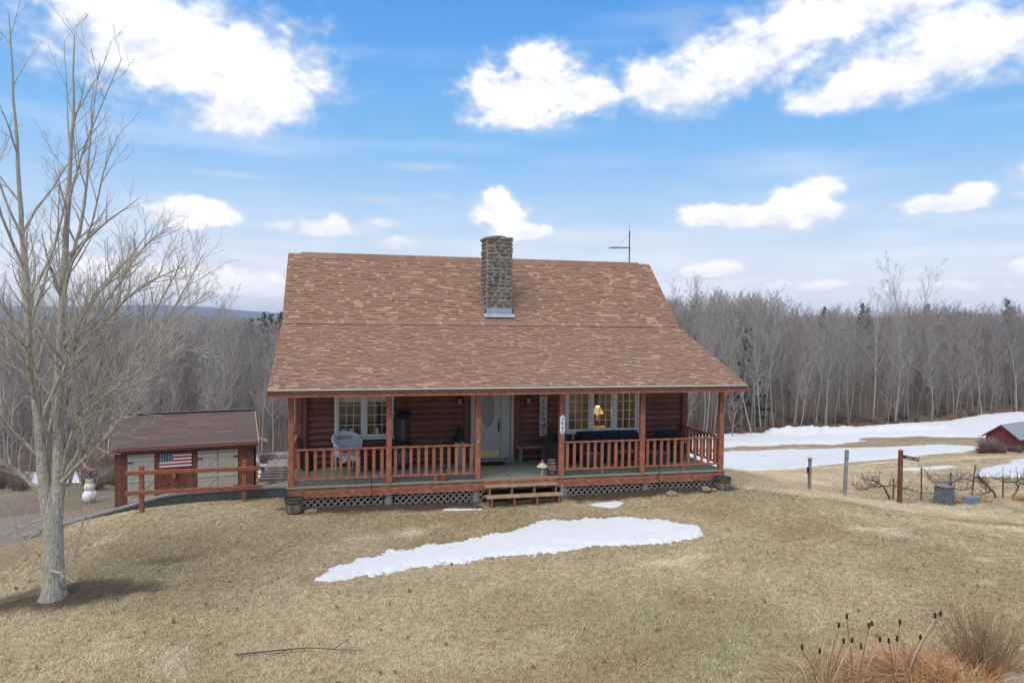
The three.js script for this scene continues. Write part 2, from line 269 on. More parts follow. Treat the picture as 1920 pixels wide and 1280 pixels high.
// outlines of the snow that is left, in (x, z)
const SNOW = {
lawn: [[0.54, 4.42], [0.97, 3.87], [2.21, 3.12], [3.44, 2.88], [4.55, 2.5], [5.18, 2.16], [5.46, 1.8], [6.46, 1.88], [7.35, 1.97], [8.44, 2.52], [8.87, 2.98], [8.95, 3.67], [7.75, 3.93], [5.82, 3.78], [5.31, 3.97], [3.79, 4.0], [2.73, 4.18], [1.55, 4.4], [0.8, 4.56]],
};
function sdf(poly, x, z) {                                          // > 0 inside
  let d = 1e9, inside = false;
  for (let i = 0, j = poly.length - 1; i < poly.length; j = i++) {
    const [ax, az] = poly[i], [bx, bz] = poly[j], ex = bx - ax, ez = bz - az, t = clamp(((x - ax) * ex + (z - az) * ez) / (ex * ex + ez * ez));
    d = Math.min(d, (x - ax - t * ex) ** 2 + (z - az - t * ez) ** 2);
    if (az > z !== bz > z && x < ((bx - ax) * (z - az)) / (bz - az) + ax) inside = !inside;
  }
  return (inside ? 1 : -1) * Math.sqrt(d);
}
// lawn colours: straw, tan, a green cast here and there, bare earth under the tree and along the porch
const TREE_AT = [-3.53, 4.2], MULCH = [[-0.3, 0.1], [0.3, 0.55], [1.5, 0.62], [3.0, 0.66], [4.4, 0.6], [4.6, 0.2], [6.7, 0.2], [6.8, 0.75], [8.2, 0.8], [9.5, 0.72], [10.6, 0.62], [11.5, 0.5], [11.7, -0.2], [11.4, -0.3], [0, -0.3]];
function earthAt(x, z) {
  const t = Math.hypot((x - TREE_AT[0] - 0.25) / 1.55, (z - TREE_AT[1] - 0.0) / 0.62), n = fbm(x * 2.2, z * 2.2, 4);
  let e = 0.95 * sstep(1.1, 0.55, t + n * 0.9);
  if (x > -2 && x < 13 && z > -2 && z < 2) e = Math.max(e, sstep(-0.14, 0.12, sdf(MULCH, x, z) + n * 0.35));
  e = Math.max(e, 0.55 * sstep(0.7, 0.2, Math.hypot((x + 2.0) / 1.0, (z - 3.0) / 0.4) + n * 1.0));
  e = Math.max(e, 0.8 * sstep(0.75, 0.3, Math.hypot((x - 21.5) / 4.2, (z + 2.9) / 0.55) + n * 0.8));
  return e;
}
function lawnAt(x, z) {
  const a = fbm(x * 0.28 + 9, z * 0.28, 4), b = fbm(x * 1.1, z * 1.1 + 40, 4), g = sstep(0.02, 0.42, fbm(x * 0.17 + 70, z * 0.2, 3) + b * 0.35 + 0.1 * sstep(5, 9, z));
  let c = lerp3([0.290, 0.228, 0.134], [0.380, 0.312, 0.204], sstep(-0.32, 0.36, a + 0.6 * b));
  c = lerp3(c, [0.225, 0.214, 0.110], 0.5 * g);
  c = lerp3(c, [0.52, 0.455, 0.345], 0.8 * sstep(0.16, 0.4, fbm(x * 0.42 + 3, z * 0.7 + 31, 3) + 0.3 * b));        // bleached straw
  c = lerp3(c, [0.25, 0.17, 0.085], 0.75 * sstep(0.1, 0.36, fbm(x * 0.23 + 51, z * 0.3 + 8, 3) + 0.12 * b));
  c = lerp3(c, [0.185, 0.140, 0.105], 0.85 * sstep(-0.25, 0.25, fbm(x * 0.2, z * 0.2 + 14, 4) + 0.25) * sstep(-5.5, -8, x) * sstep(-4, -9, z));
  c = lerp3(c, [0.070, 0.046, 0.032], earthAt(x, z));
  return c;
}
{
  T.lawn = tex(1024, (u, v) => {
    const a = fbm(u * 20, v * 20, 4, 20), b = noise2(u * 130, v * 130, 130), c = noise2(u * 200, v * 110, 210), dark = sstep(0.3, 0.55, noise2(u * 60 + 3, v * 60, 60));
    const m = 0.80 + 0.22 * a + 0.22 * b + 0.22 * c - 0.24 * dark + (speck[(Math.floor(v * 1024) * 7 + Math.floor(u * 1024)) & 262143] - 0.5) * 0.2;
    return [m, m * (0.985 + 0.05 * a), m * (0.96 + 0.08 * b)];
  });
  T.lawnB = tex(1024, (u, v) => 0.5 + 0.4 * fbm(u * 48, v * 48, 3, 48) + 0.25 * noise2(u * 200, v * 200, 200), false);
  const N = 430, A = 3.95, K = 7.8, g = new THREE.BufferGeometry(), P = new Float32Array((N + 1) ** 2 * 3), C = new Float32Array((N + 1) ** 2 * 3), UV = new Float32Array((N + 1) ** 2 * 2), I = [];
  for (let j = 0; j <= N; j++) for (let i = 0; i <= N; i++) {
    const x = 4 + A * Math.sinh(K * (i / N * 2 - 1)), z = 2 + A * Math.sinh(K * (j / N * 2 - 1)), o = j * (N + 1) + i;
    P.set([x, groundY(x, z), z], o * 3);
    const far = 0.7 * sstep(25, 60, Math.hypot(x - 8, z));
    const wood = Math.max(sstep(70, 120, Math.hypot(x - 12, z + 18)), z < -20 ? sstep(1.5, -1.5, z - edgeZ(x) + 3 * fbm(x * 0.3, z * 0.3, 3)) : 0);
    C.set(lerp3(lerp3(lawnAt(x, z), lawnAt(x * 0.35 + 90, z * 0.35).map((c) => c * (1 + 0.5 * fbm(x * 0.12, z * 0.3 + 60, 3))), far), [0.15, 0.105, 0.075], wood), o * 3);
    UV.set([x / 1.9, z / 1.9], o * 2);
    if (i < N && j < N) I.push(o, o + N + 1, o + 1, o + 1, o + N + 1, o + N + 2);
  }
  g.setAttribute('position', new THREE.BufferAttribute(P, 3)); g.setAttribute('color', new THREE.BufferAttribute(C, 3)); g.setAttribute('uv', new THREE.BufferAttribute(UV, 2)); g.setIndex(I); g.computeVertexNormals();
  const m = mat([1.5, 1.5, 1.47], 0.97, { vertexColors: true, map: T.lawn, bumpMap: T.lawnB, bumpScale: 0.03 });
  setting('ground', g, m);
}
// a sheet that follows the ground inside an outline: snow, drive, path
function sheet(poly, step, lift, edge, opts = {}) {
  const xs = poly.map((p) => p[0]), zs = poly.map((p) => p[1]), x0 = Math.min(...xs) - edge * 2, x1 = Math.max(...xs) + edge * 2, z0 = Math.min(...zs) - edge * 2, z1 = Math.max(...zs) + edge * 2;
  const nx = Math.ceil((x1 - x0) / step), nz = Math.ceil((z1 - z0) / step), pos = [], uv = [], idx = [], id = new Int32Array((nx + 1) * (nz + 1)).fill(-1), D = new Float32Array((nx + 1) * (nz + 1));
  const f = opts.freq ?? 1.6, amp = opts.amp ?? 0.5;
  for (let j = 0; j <= nz; j++) for (let i = 0; i <= nx; i++) { const x = x0 + i * step, z = z0 + j * step; D[j * (nx + 1) + i] = sdf(poly, x, z) + amp * edge * (fbm(x * f, z * f, 4) * 1.6 + 0.7 * noise2(x * f * 5, z * f * 5)); }
  for (let j = 0; j < nz; j++) for (let i = 0; i < nx; i++) {
    const q = [j * (nx + 1) + i, j * (nx + 1) + i + 1, (j + 1) * (nx + 1) + i, (j + 1) * (nx + 1) + i + 1];
    if (Math.max(...q.map((a) => D[a])) < -0.02) continue;
    const w = q.map((a) => {
      if (id[a] < 0) {
        const x = x0 + (a % (nx + 1)) * step, z = z0 + Math.floor(a / (nx + 1)) * step, t = sstep(-0.02, edge, D[a]);
        const y = groundY(x, z) - 0.05 + (lift + 0.05) * Math.pow(t, 0.6) + (opts.bumps ?? 0) * t * (fbm(x * (opts.bf ?? 0.9), z * (opts.bf ?? 0.9), 4) + 0.25 * noise2(x * 5, z * 5) * (opts.fineb ?? 1));
        id[a] = pos.length / 3; pos.push(x, y, z); uv.push(x, z);
      }
      return id[a];
    });
    idx.push(w[0], w[2], w[1], w[1], w[2], w[3]);
  }
  const g = new THREE.BufferGeometry(); g.setAttribute('position', new THREE.Float32BufferAttribute(pos, 3)); g.setAttribute('uv', new THREE.Float32BufferAttribute(uv, 2)); g.setIndex(idx); g.computeVertexNormals(); return g;
}
const snowMat = phys([0.745, 0.765, 0.79], { roughness: 0.75, map: rep(tex(512, (u, v) => { const d = sstep(0.34, 0.6, fbm(u * 10 + 2, v * 10, 4, 10) + 0.12); return [0.985 - 0.16 * d, 0.985 - 0.18 * d, 0.985 - 0.22 * d]; }), 0.11, 0.11), bumpMap: rep(T.fine, 0.7, 0.7), bumpScale: 0.03 });
const snowFar = phys([0.75, 0.77, 0.795], { roughness: 0.8, map: rep(tex(512, (u, v) => { const d = sstep(0.25, 0.5, fbm(u * 12 + 2, v * 12, 5, 12)); return [0.98 - 0.24 * d, 0.98 - 0.26 * d, 0.98 - 0.3 * d]; }), 0.02, 0.02), bumpMap: rep(T.fine, 0.25, 0.25), bumpScale: 0.1 });
setting('snow', sheet(SNOW.lawn, 0.045, 0.06, 0.26, { bumps: 0.05, amp: 0.95, freq: 2.2, bf: 1.1, fineb: 0.5 }), snowMat);
setting('snow', sheet([[6.98, 1.02], [7.25, 0.92], [7.9, 0.9], [8.0, 1.08], [7.8, 1.32], [7.5, 1.42], [7.3, 1.25]], 0.03, 0.035, 0.09, { amp: 0.5, freq: 3 }), snowMat);
setting('snow', sheet([[3.5, 0.62], [4.45, 0.72], [4.5, 0.8], [3.5, 0.76]], 0.03, 0.03, 0.05, { amp: 0.4, freq: 4 }), snowMat);
setting('snow', sheet([[17, -38], [24, -36], [31, -36.5], [35.3, -35], [35.8, -33], [38.2, -34.2], [42, -35.3], [45.1, -35.3], [50.5, -36.4], [56.4, -38.9], [62, -41.5], [67, -44.1], [68.3, -45.3], [64.7, -47.4], [59, -47.2], [50.3, -46.1], [43.8, -47.5], [35.8, -48.2], [24, -47], [17, -45]], 0.4, 0.2, 0.8, { amp: 0.7, freq: 0.35, bumps: 0.1, fineb: 0.2 }), snowFar);
setting('snow', sheet([[22, -49], [36.8, -50.2], [45.6, -50.3], [53, -49.6], [56.6, -50.8], [59.6, -52], [60.4, -54.6], [63.3, -55.4], [68.5, -54.4], [73.3, -53.1], [77, -50], [82, -51.5], [104, -62], [104, -73], [85, -67], [75, -66], [66.5, -65.5], [57, -63.5], [47.7, -60], [40, -58.5], [22, -56]], 0.5, 0.26, 1.1, { amp: 0.8, freq: 0.25, bumps: 0.25, bf: 0.3, fineb: 0.1 }), snowFar);
setting('snow', sheet([[50, -58], [54, -56.6], [59, -57.3], [65, -57.6], [71, -57], [77, -57.5], [78, -60], [70, -60.5], [62, -61], [55, -61], [51, -60.5]], 0.35, 1.0, 2.2, { amp: 0.4, freq: 0.5, bumps: 0.8, bf: 0.6, fineb: 0.3 }), snowFar);
setting('snow', sheet([[30.5, -15.6], [32, -16.4], [34.4, -16.4], [35.3, -15.6], [33.6, -14.7], [31.4, -14.9]], 0.2, 0.14, 0.4, { amp: 0.5, freq: 0.8, bumps: 0.05 }), snowFar);
setting('snow', sheet([[30.6, -10.6], [33, -12.6], [37, -14.8], [42, -17.6], [48, -19], [52, -15], [46, -10], [38, -8.2], [33, -8.6]], 0.25, 0.2, 0.7, { amp: 0.75, freq: 0.6, bumps: 0.08 }), snowFar);
setting('snow', sheet([[-8, -33], [-4.4, -32.4], [0, -32.2], [4, -33], [4, -50], [-3, -52], [-9, -46]], 0.3, 0.2, 0.8, { amp: 0.9, freq: 0.5, bumps: 0.08 }), snowFar);
setting('snow', sheet([[-30, -27], [-20, -27.4], [-15, -28.4], [-10, -29.4], [-11.5, -36], [-21, -36.5], [-30, -35]], 0.25, 0.07, 0.9, { amp: 3.0, freq: 1.1, bumps: 0.05 }), snowFar);
// gravel drive below the retaining wall
const gravel = mat([0.36, 0.30, 0.245], 0.97, { map: rep(T.granule, 0.9, 0.9), bumpMap: rep(T.fine, 1.5, 1.5), bumpScale: 0.02 });
setting('driveway', sheet([[-5.9, -0.6], [-5.3, -2.6], [-1.0, -3.2], [0.5, -5.5], [-1.5, -9.8], [-6.6, -11.8], [-9.5, -13], [-15, -12], [-16, -6], [-13.5, 1], [-10.5, 4], [-8.2, 2.2]], 0.15, 0.02, 0.15, { amp: 0.6, freq: 1.5 }), gravel);
// far hills
{
  const ridge = (dist, hs, seed, col, a0, a1) => {
    const n = 160, pos = [], idx = [];
    for (let i = 0; i <= n; i++) { const az = lerp(a0, a1, i / n) * Math.PI / 180, h = hs(lerp(a0, a1, i / n)) * dist / 57.3 + dist * 0.003 * fbm(i * 0.11 + seed, seed, 4);
      for (let q = 0; q <= 8; q++) { const t = q / 8, d = dist * (1 + 0.35 * (t - 0.5)), y = -30 + (h + 30) * Math.sin(Math.PI * Math.min(1, t * 1.6) * 0.5) * (t > 0.62 ? 1 - (t - 0.62) * 1.5 : 1) + dist * 0.0016 * fbm(i * 0.35, t * 6 + seed, 3); pos.push(1.2 + Math.sin(az) * d, y, 17.5 - Math.cos(az) * d); } }
    for (let i = 0; i < n; i++) for (let q = 0; q < 8; q++) { const o = i * 9 + q; idx.push(o, o + 9, o + 1, o + 1, o + 9, o + 10); }
    const g = new THREE.BufferGeometry(); g.setAttribute('position', new THREE.Float32BufferAttribute(pos, 3)); g.setIndex(idx); g.computeVertexNormals();
    setting('hills', g, mat(col, 1));
  };
  ridge(5200, (a) => (a < 8 ? 0.55 + 0.5 * Math.exp(-(((a + 12.5) / 6) ** 2)) + 0.25 * sstep(-14, -24, a) : 0.75 + 0.35 * Math.exp(-(((a - 45.2) / 3) ** 2))), 3, [0.075, 0.085, 0.075], -40, 70);
  ridge(3000, (a) => 0.15 + 0.25 * Math.exp(-(((a + 16) / 8) ** 2)) - 0.1 * sstep(-8, 6, a), 8, [0.07, 0.072, 0.055], -40, 70);
}
scene.fog = new THREE.FogExp2(new THREE.Color(0.62, 0.76, 1.0), 0.00016);

// ---------------------------------------------------------------- the log house
const W = 11.2, WALL = -2.25, POSTS = [0, 2.28, 4.475, 6.664, 8.893, 11.2];
const HX0 = -0.03, HX1 = 11.32;                                    // outer faces of the side walls
const EAVE = [0.5, 2.335], KINK = [-3.496, 3.814], RIDGE = [-5.90, 6.01], RX0 = -0.466, RX1 = 11.666;     // (z, y) of the roof line
const house = thing('log_house', 'red-brown log house with shingled roof, stone chimney and full-width front porch', 'house');
// walls of half-round logs, cut at the openings
const OPEN = [[0.95, 2.56, 0.74, 2.06], [4.5, 6.09, 0, 2.18], [7.44, 9.80, 0.74, 2.06]];
{
  const H = 0.172, prof = []; for (let i = 0; i <= 7; i++) { const t = -1 + 2 * i / 7; prof.push([0.062 * Math.sqrt(1 - 0.93 * t * t) - 0.016, t * H / 2]); }
  prof.push([-0.12, H / 2], [-0.12, -H / 2]);
  const logGeo = (len) => { const g = extrude(prof, len); g.rotateY(-Math.PI / 2); g.translate(len / 2, 0, 0); g.rotateY(0); metreUV(g, 0.5, 1.5); return g; };
  // extrude runs along +z; after the turn the log runs along x with its round face at +z
  const wallF = sub(house, 'front_wall'), r = rngOf(3);
  for (let c = 0; c < 19; c++) {
    const y = H / 2 + c * H; let segs = [[HX0 + 0.12, HX1 - 0.12]];
    for (const [a, b, y0, y1] of OPEN) if (y + H * 0.4 > y0 && y - H * 0.4 < y1) segs = segs.flatMap(([s, e]) => [[s, Math.min(e, a)], [Math.max(s, b), e]].filter(([p, q]) => q - p > 0.02));
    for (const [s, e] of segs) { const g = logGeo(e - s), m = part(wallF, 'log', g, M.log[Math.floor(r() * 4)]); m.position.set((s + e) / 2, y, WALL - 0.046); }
  }
  for (const [x, turn, nm] of [[HX0, -Math.PI / 2, 'side_wall'], [HX1, Math.PI / 2, 'side_wall']]) {
    const w = sub(house, nm); const g = logGeo(7.2);
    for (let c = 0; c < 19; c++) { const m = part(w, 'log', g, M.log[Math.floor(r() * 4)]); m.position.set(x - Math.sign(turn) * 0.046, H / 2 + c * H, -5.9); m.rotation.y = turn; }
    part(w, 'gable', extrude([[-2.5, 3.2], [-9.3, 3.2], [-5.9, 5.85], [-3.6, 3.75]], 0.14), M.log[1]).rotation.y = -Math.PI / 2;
    w.children.at(-1).position.x = turn < 0 ? HX0 + 0.17 : HX1 - 0.03;
  }
  const back = sub(house, 'back_wall'); const gb = logGeo(HX1 - HX0 - 0.2);
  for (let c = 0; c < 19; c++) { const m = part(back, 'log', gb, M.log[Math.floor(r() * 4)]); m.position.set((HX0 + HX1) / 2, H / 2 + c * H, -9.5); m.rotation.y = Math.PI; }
  part(house, 'corner_board', box(0.17, 3.3, 0.17, 11.245, 1.65, WALL - 0.02), M.trimDark);
  part(house, 'corner_board', box(0.17, 3.3, 0.17, 0.045, 1.65, WALL - 0.02), M.trimDark);
  part(house, 'foundation', box(HX1 - HX0 - 0.3, 1.6, 7.0, (HX0 + HX1) / 2, -0.84, -5.9), M.concrete);
  part(house, 'room_floor', box(HX1 - HX0 - 0.35, 0.05, 6.9, (HX0 + HX1) / 2, 0.03, -5.9), M.pine);
  part(house, 'room_ceiling', box(HX1 - HX0 - 0.35, 0.05, 6.9, (HX0 + HX1) / 2, 2.45, -5.9), M.whiteWarm);
  part(house, 'room_wall', box(HX1 - HX0 - 0.4, 2.4, 0.06, (HX0 + HX1) / 2, 1.24, -6.6), mat([0.36, 0.34, 0.29], 0.9, { map: T.mottle }));
  part(house, 'room_wall', box(0.08, 2.36, 4.0, 4.2, 1.23, -4.55), mat([0.36, 0.34, 0.29], 0.9, { map: T.mottle }));
  part(house, 'room_wall', box(0.08, 2.36, 4.0, 6.3, 1.23, -4.55), mat([0.36, 0.34, 0.29], 0.9, { map: T.mottle }));
  for (const x of [HX0 + 0.22, HX1 - 0.22]) part(house, 'room_wall', box(0.04, 2.36, 6.8, x, 1.23, -5.9), mat([0.36, 0.34, 0.29], 0.9, { map: T.mottle }));
}
// windows
function windowUnit(x0, x1, n, label) {
  const w = sub(house, 'window', label), y0 = 0.77, y1 = 2.04, Z = WALL + 0.035, f = 0.075;
  part(w, 'frame', merge([rbox(f, y1 - y0, 0.1, 0.008, x0 + f / 2, (y0 + y1) / 2, Z), rbox(f, y1 - y0, 0.1, 0.008, x1 - f / 2, (y0 + y1) / 2, Z), rbox(x1 - x0 - 2 * f, f, 0.098, 0.008, (x0 + x1) / 2, y1 - f / 2, Z)]), M.white);
  part(w, 'sill', rbox(x1 - x0 + 0.06, 0.055, 0.15, 0.01, (x0 + x1) / 2, y0 - 0.012, Z + 0.03), M.white);
  const iw = (x1 - x0 - 2 * f) / n;
  for (let i = 0; i < n; i++) {
    const a = x0 + f + i * iw, b = a + iw, m = 0.03;
    if (i) part(w, 'mullion', rbox(0.085, y1 - y0 - f - 0.03, 0.09, 0.008, a, (y0 + y1 - f + 0.02) / 2, Z + 0.004), M.white);
    const l = a + (i ? 0.045 : 0.004), r = b - (i < n - 1 ? 0.045 : 0.004), t = y1 - f - 0.004, q = y0 + 0.02, sw = 0.042;
    part(w, 'sash', merge([box(sw, t - q, 0.045, l + sw / 2, (t + q) / 2, Z - 0.012), box(sw, t - q, 0.045, r - sw / 2, (t + q) / 2, Z - 0.012), box(r - l - 2 * sw, sw, 0.044, (l + r) / 2, t - sw / 2, Z - 0.012), box(r - l - 2 * sw, sw * 1.5, 0.044, (l + r) / 2, q + sw * 0.75, Z - 0.012)]), M.white);
    const L = l + sw, R = r - sw, B = q + sw * 1.5, U = t - sw;
    for (let c = 0; c < 3; c++) for (let d = 0; d < 4; d++) { const g = box((R - L) / 3 - 0.002, (U - B) / 4 - 0.002, 0.004, lerp(L, R, (c + 0.5) / 3), lerp(B, U, (d + 0.5) / 4), Z - 0.022); part(w, 'pane', new THREE.PlaneGeometry((R - L) / 3 + 0.004, (U - B) / 4 + 0.004).translate(lerp(L, R, (c + 0.5) / 3), lerp(B, U, (d + 0.5) / 4), Z - 0.022), M.glass); g.dispose(); }
    for (let c = 1; c < 3; c++) part(w, 'muntin', box(0.014, U - B, 0.02, lerp(L, R, c / 3), (U + B) / 2, Z - 0.008), M.white);
    for (let d = 1; d < 4; d++) part(w, 'muntin', box(R - L, 0.014, 0.018, (L + R) / 2, lerp(B, U, d / 4), Z - 0.007), M.white);
  }
  return w;
}
windowUnit(0.97, 2.54, 2, 'white double window with lace valance behind small panes');
windowUnit(7.46, 9.78, 3, 'white triple window with a lit lamp behind small panes');
// entrance door with its sidelight
{
  const d = sub(house, 'door', 'off-white front door with oval glass and brass kick plate'), Z = WALL + 0.01;
  const cream = mat([0.44, 0.425, 0.38], 0.6), creamP = mat([0.41, 0.395, 0.355], 0.6);
  part(d, 'casing', merge([rbox(0.1, 2.14, 0.1, 0.008, 4.735, 1.09, Z + 0.02), rbox(0.065, 2.1, 0.09, 0.008, 5.6, 1.07, Z + 0.016), rbox(0.08, 2.14, 0.1, 0.008, 5.885, 1.09, Z + 0.02), rbox(1.06, 0.09, 0.098, 0.008, 5.31, 2.12, Z + 0.02)]), cream);
  part(d, 'trim', box(0.18, 2.25, 0.07, 4.59, 1.13, Z + 0.01), M.trimDark); part(d, 'trim', box(0.17, 2.25, 0.07, 6.012, 1.13, Z + 0.01), M.trimDark);
  part(d, 'threshold', rbox(1.3, 0.075, 0.22, 0.01, 5.31, 0.04, Z + 0.05), mat([0.34, 0.33, 0.30], 0.8, { map: T.mottle }));
  part(d, 'leaf', (() => { const s = new THREE.Shape(); s.moveTo(4.79, 0.085); s.lineTo(5.565, 0.085); s.lineTo(5.565, 2.07); s.lineTo(4.79, 2.07); const h = new THREE.Path(); h.absellipse(5.178, 1.46, 0.175, 0.49, 0, Math.PI * 2, true); s.holes.push(h); const g = new THREE.ExtrudeGeometry(s, { depth: 0.045, bevelEnabled: false, curveSegments: 32 }); g.translate(0, 0, Z - 0.03); return g; })(), cream);
  part(d, 'oval_frame', (() => { const g = new THREE.TorusGeometry(1, 0.055, 8, 48); g.scale(0.188, 0.5, 0.3); g.translate(5.178, 1.46, Z + 0.015); return g; })(), creamP);
  part(d, 'oval_glass', (() => { const g = new THREE.CircleGeometry(1, 40); g.scale(0.18, 0.495, 1); g.translate(5.178, 1.46, Z - 0.01); return g; })(), phys([0.70, 0.72, 0.70], { transmission: 0.55, roughness: 0.32, thickness: 0, bumpMap: rep(T.weave, 2, 4), bumpScale: 0.006 }));
  for (const [px, w] of [[4.99, 0.26], [5.375, 0.24]]) part(d, 'panel', rbox(w, 0.42, 0.02, 0.012, px, 0.62, Z + 0.016), creamP);
  part(d, 'kick_plate', box(0.68, 0.15, 0.008, 5.178, 0.21, Z + 0.0195), M.brass);
  part(d, 'handle', merge([rbox(0.045, 0.3, 0.012, 0.005, 5.5, 0.98, Z + 0.02), tube([[5.5, 1.08, Z + 0.02], [5.5, 1.04, Z + 0.075], [5.5, 0.92, Z + 0.075], [5.5, 0.87, Z + 0.022]], 0.011, 6), cyl(0.026, 0.026, 0.03, 5.5, 1.2, Z + 0.025, 14, [Math.PI / 2, 0, 0])]), M.iron);
  part(d, 'sidelight', box(0.2, 1.99, 0.01, 5.737, 1.085, Z - 0.005), phys([0.72, 0.72, 0.68], { transmission: 0.5, roughness: 0.35, thickness: 0 }));
  part(d, 'sidelight_rail', merge([box(0.2, 0.06, 0.03, 5.737, 2.03, Z + 0.006), box(0.2, 0.07, 0.03, 5.737, 0.12, Z + 0.006), box(0.2, 0.05, 0.028, 5.737, 0.78, Z + 0.006)]), cream);
}
// porch: floor boards, rim, posts, beam, fascia
{
  const fl = sub(house, 'porch_floor'), r = rngOf(14);
  for (let i = 0; i < 17; i++) { const b = 0.132; part(fl, 'floor_board', rbox(i === 0 ? 11.42 : 11.36, 0.028, b, 0.004, 5.62 - 0.01, -0.014 - r() * 0.002, 0.055 - i * 0.1375), M.deck[Math.floor(r() * 4)]); }
  part(house, 'rim_board', box(11.34, 0.235, 0.04, 5.61, -0.147, 0.075), M.red);
  part(house, 'rim_board', box(0.04, 0.235, 2.25, -0.05, -0.147, -1.075), M.red); part(house, 'rim_board', box(0.04, 0.235, 2.25, 11.27, -0.147, -1.075), M.red);
  part(house, 'porch_beam', box(11.35, 0.19, 0.13, 5.6, 2.24, 0), M.red);
  for (const x of POSTS) part(house, 'post', rbox(0.135, 2.145, 0.135, 0.012, x, 1.0725, 0), M.redV);
  part(house, 'wall_post', box(0.1, 2.3, 0.06, 0.2, 1.15, WALL + 0.06), M.trimDark);
  part(house, 'fascia', box(RX1 - RX0, 0.155, 0.035, (RX0 + RX1) / 2, 2.243, EAVE[0] - 0.03), M.red);
  part(house, 'drip_edge', box(RX1 - RX0 + 0.01, 0.022, 0.06, (RX0 + RX1) / 2, 2.336, EAVE[0] - 0.02), M.white);
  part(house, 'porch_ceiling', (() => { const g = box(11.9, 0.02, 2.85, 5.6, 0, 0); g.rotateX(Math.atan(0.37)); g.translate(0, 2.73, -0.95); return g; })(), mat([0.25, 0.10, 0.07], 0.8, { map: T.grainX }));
  // concrete piers behind the lattice
  for (const x of [2.28, 4.45, 6.75, 9.0]) part(house, 'pier', cyl(0.13, 0.1, 0.5, x, -0.5, -0.02, 12), M.concrete);
}
// railings
function railing(a, b, lead, count) {
  const g = sub(house, 'railing'), A = new THREE.Vector3(...a), B = new THREE.Vector3(...b), L = A.distanceTo(B), turn = Math.atan2(-(B.z - A.z), B.x - A.x);
  const at = (o) => { o.position.set((A.x + B.x) / 2, 0, (A.z + B.z) / 2); o.rotation.y = turn; return o; };
  at(part(g, 'top_rail', rbox(L, 0.042, 0.09, 0.01, 0, 0.868, 0), M.red)); at(part(g, 'bottom_rail', rbox(L, 0.04, 0.075, 0.008, 0, 0.165, 0), M.red));
  const geo = railing.geo ??= box(0.075, 0.67, 0.034, 0, 0.517, 0), r = rngOf(Math.round(lead * 100) + 5);
  for (let i = 0; i < count; i++) { const o = part(g, 'baluster', geo, [M.redV, M.redB, M.redC, M.redV][Math.floor(r() * 4)]), t = (i + 0.5) / count; o.position.set(lerp(A.x, B.x, t), 0, lerp(A.z, B.z, t)); o.rotation.y = turn; }
  if (lead > 0) at(part(g, 'foot_block', box(0.06, 0.145, 0.06, (lead - 0.5) * L, 0.0725, 0), M.redC));
}
railing([0.0675, 0, 0.005], [2.2125, 0, 0.005], 0, 11); railing([2.3475, 0, 0.005], [4.4075, 0, 0.005], 0.52, 11);
railing([6.7315, 0, 0.005], [8.8255, 0, 0.005], 0.5, 11); railing([8.9605, 0, 0.005], [11.1325, 0, 0.005], 0.52, 11);
railing([11.21, 0, -0.0675], [11.21, 0, WALL + 0.07], 0, 11); railing([-0.01, 0, -0.0675], [-0.01, 0, WALL + 0.07], 0, 11);
// lattice skirting
{
  const r = rngOf(4);
  const panel = (x0, x1, y0, y1, z, alongZ = false) => {
    const g = sub(house, 'lattice_panel'), put = (o, u, y, dz, len, ang) => { o.scale.set(len, 0.036, 0.008); if (alongZ) { o.position.set(z + dz, y, u); o.rotation.set(0, Math.PI / 2, -ang, 'YXZ'); o.rotation.order = 'YXZ'; } else { o.position.set(u, y, z + dz); o.rotation.z = ang; } };
    for (const dir of [1, -1]) for (let s = x0 - (y1 - y0); s < x1 + (y1 - y0); s += 0.155) {
      // line u = s + t, y = y0 + t (or mirrored), clipped to the panel
      let t0 = 0, t1 = y1 - y0; const u = (t) => (dir > 0 ? s + t : s + (y1 - y0) - t);
      if (dir > 0) { t0 = Math.max(t0, x0 - s); t1 = Math.min(t1, x1 - s); } else { t0 = Math.max(t0, s + (y1 - y0) - x1); t1 = Math.min(t1, s + (y1 - y0) - x0); }
      if (t1 - t0 < 0.04) continue;
      const o = part(g, 'slat', UNIT, M.lattice[Math.floor(r() * 3)]); put(o, (u(t0) + u(t1)) / 2, y0 + (t0 + t1) / 2, dir * 0.0045, (t1 - t0) * 1.414, dir > 0 ? Math.PI / 4 : -Math.PI / 4);
    }
  };
  panel(0.1, 2.14, -0.62, -0.262, 0.06); panel(2.42, 4.32, -0.62, -0.262, 0.06); panel(4.34, 4.66, -0.62, -0.262, 0.058); panel(6.62, 8.86, -0.62, -0.262, 0.06); panel(8.95, 11.2, -0.62, -0.262, 0.06); panel(-2.1, 0, -0.62, -0.262, 11.26, true);
}
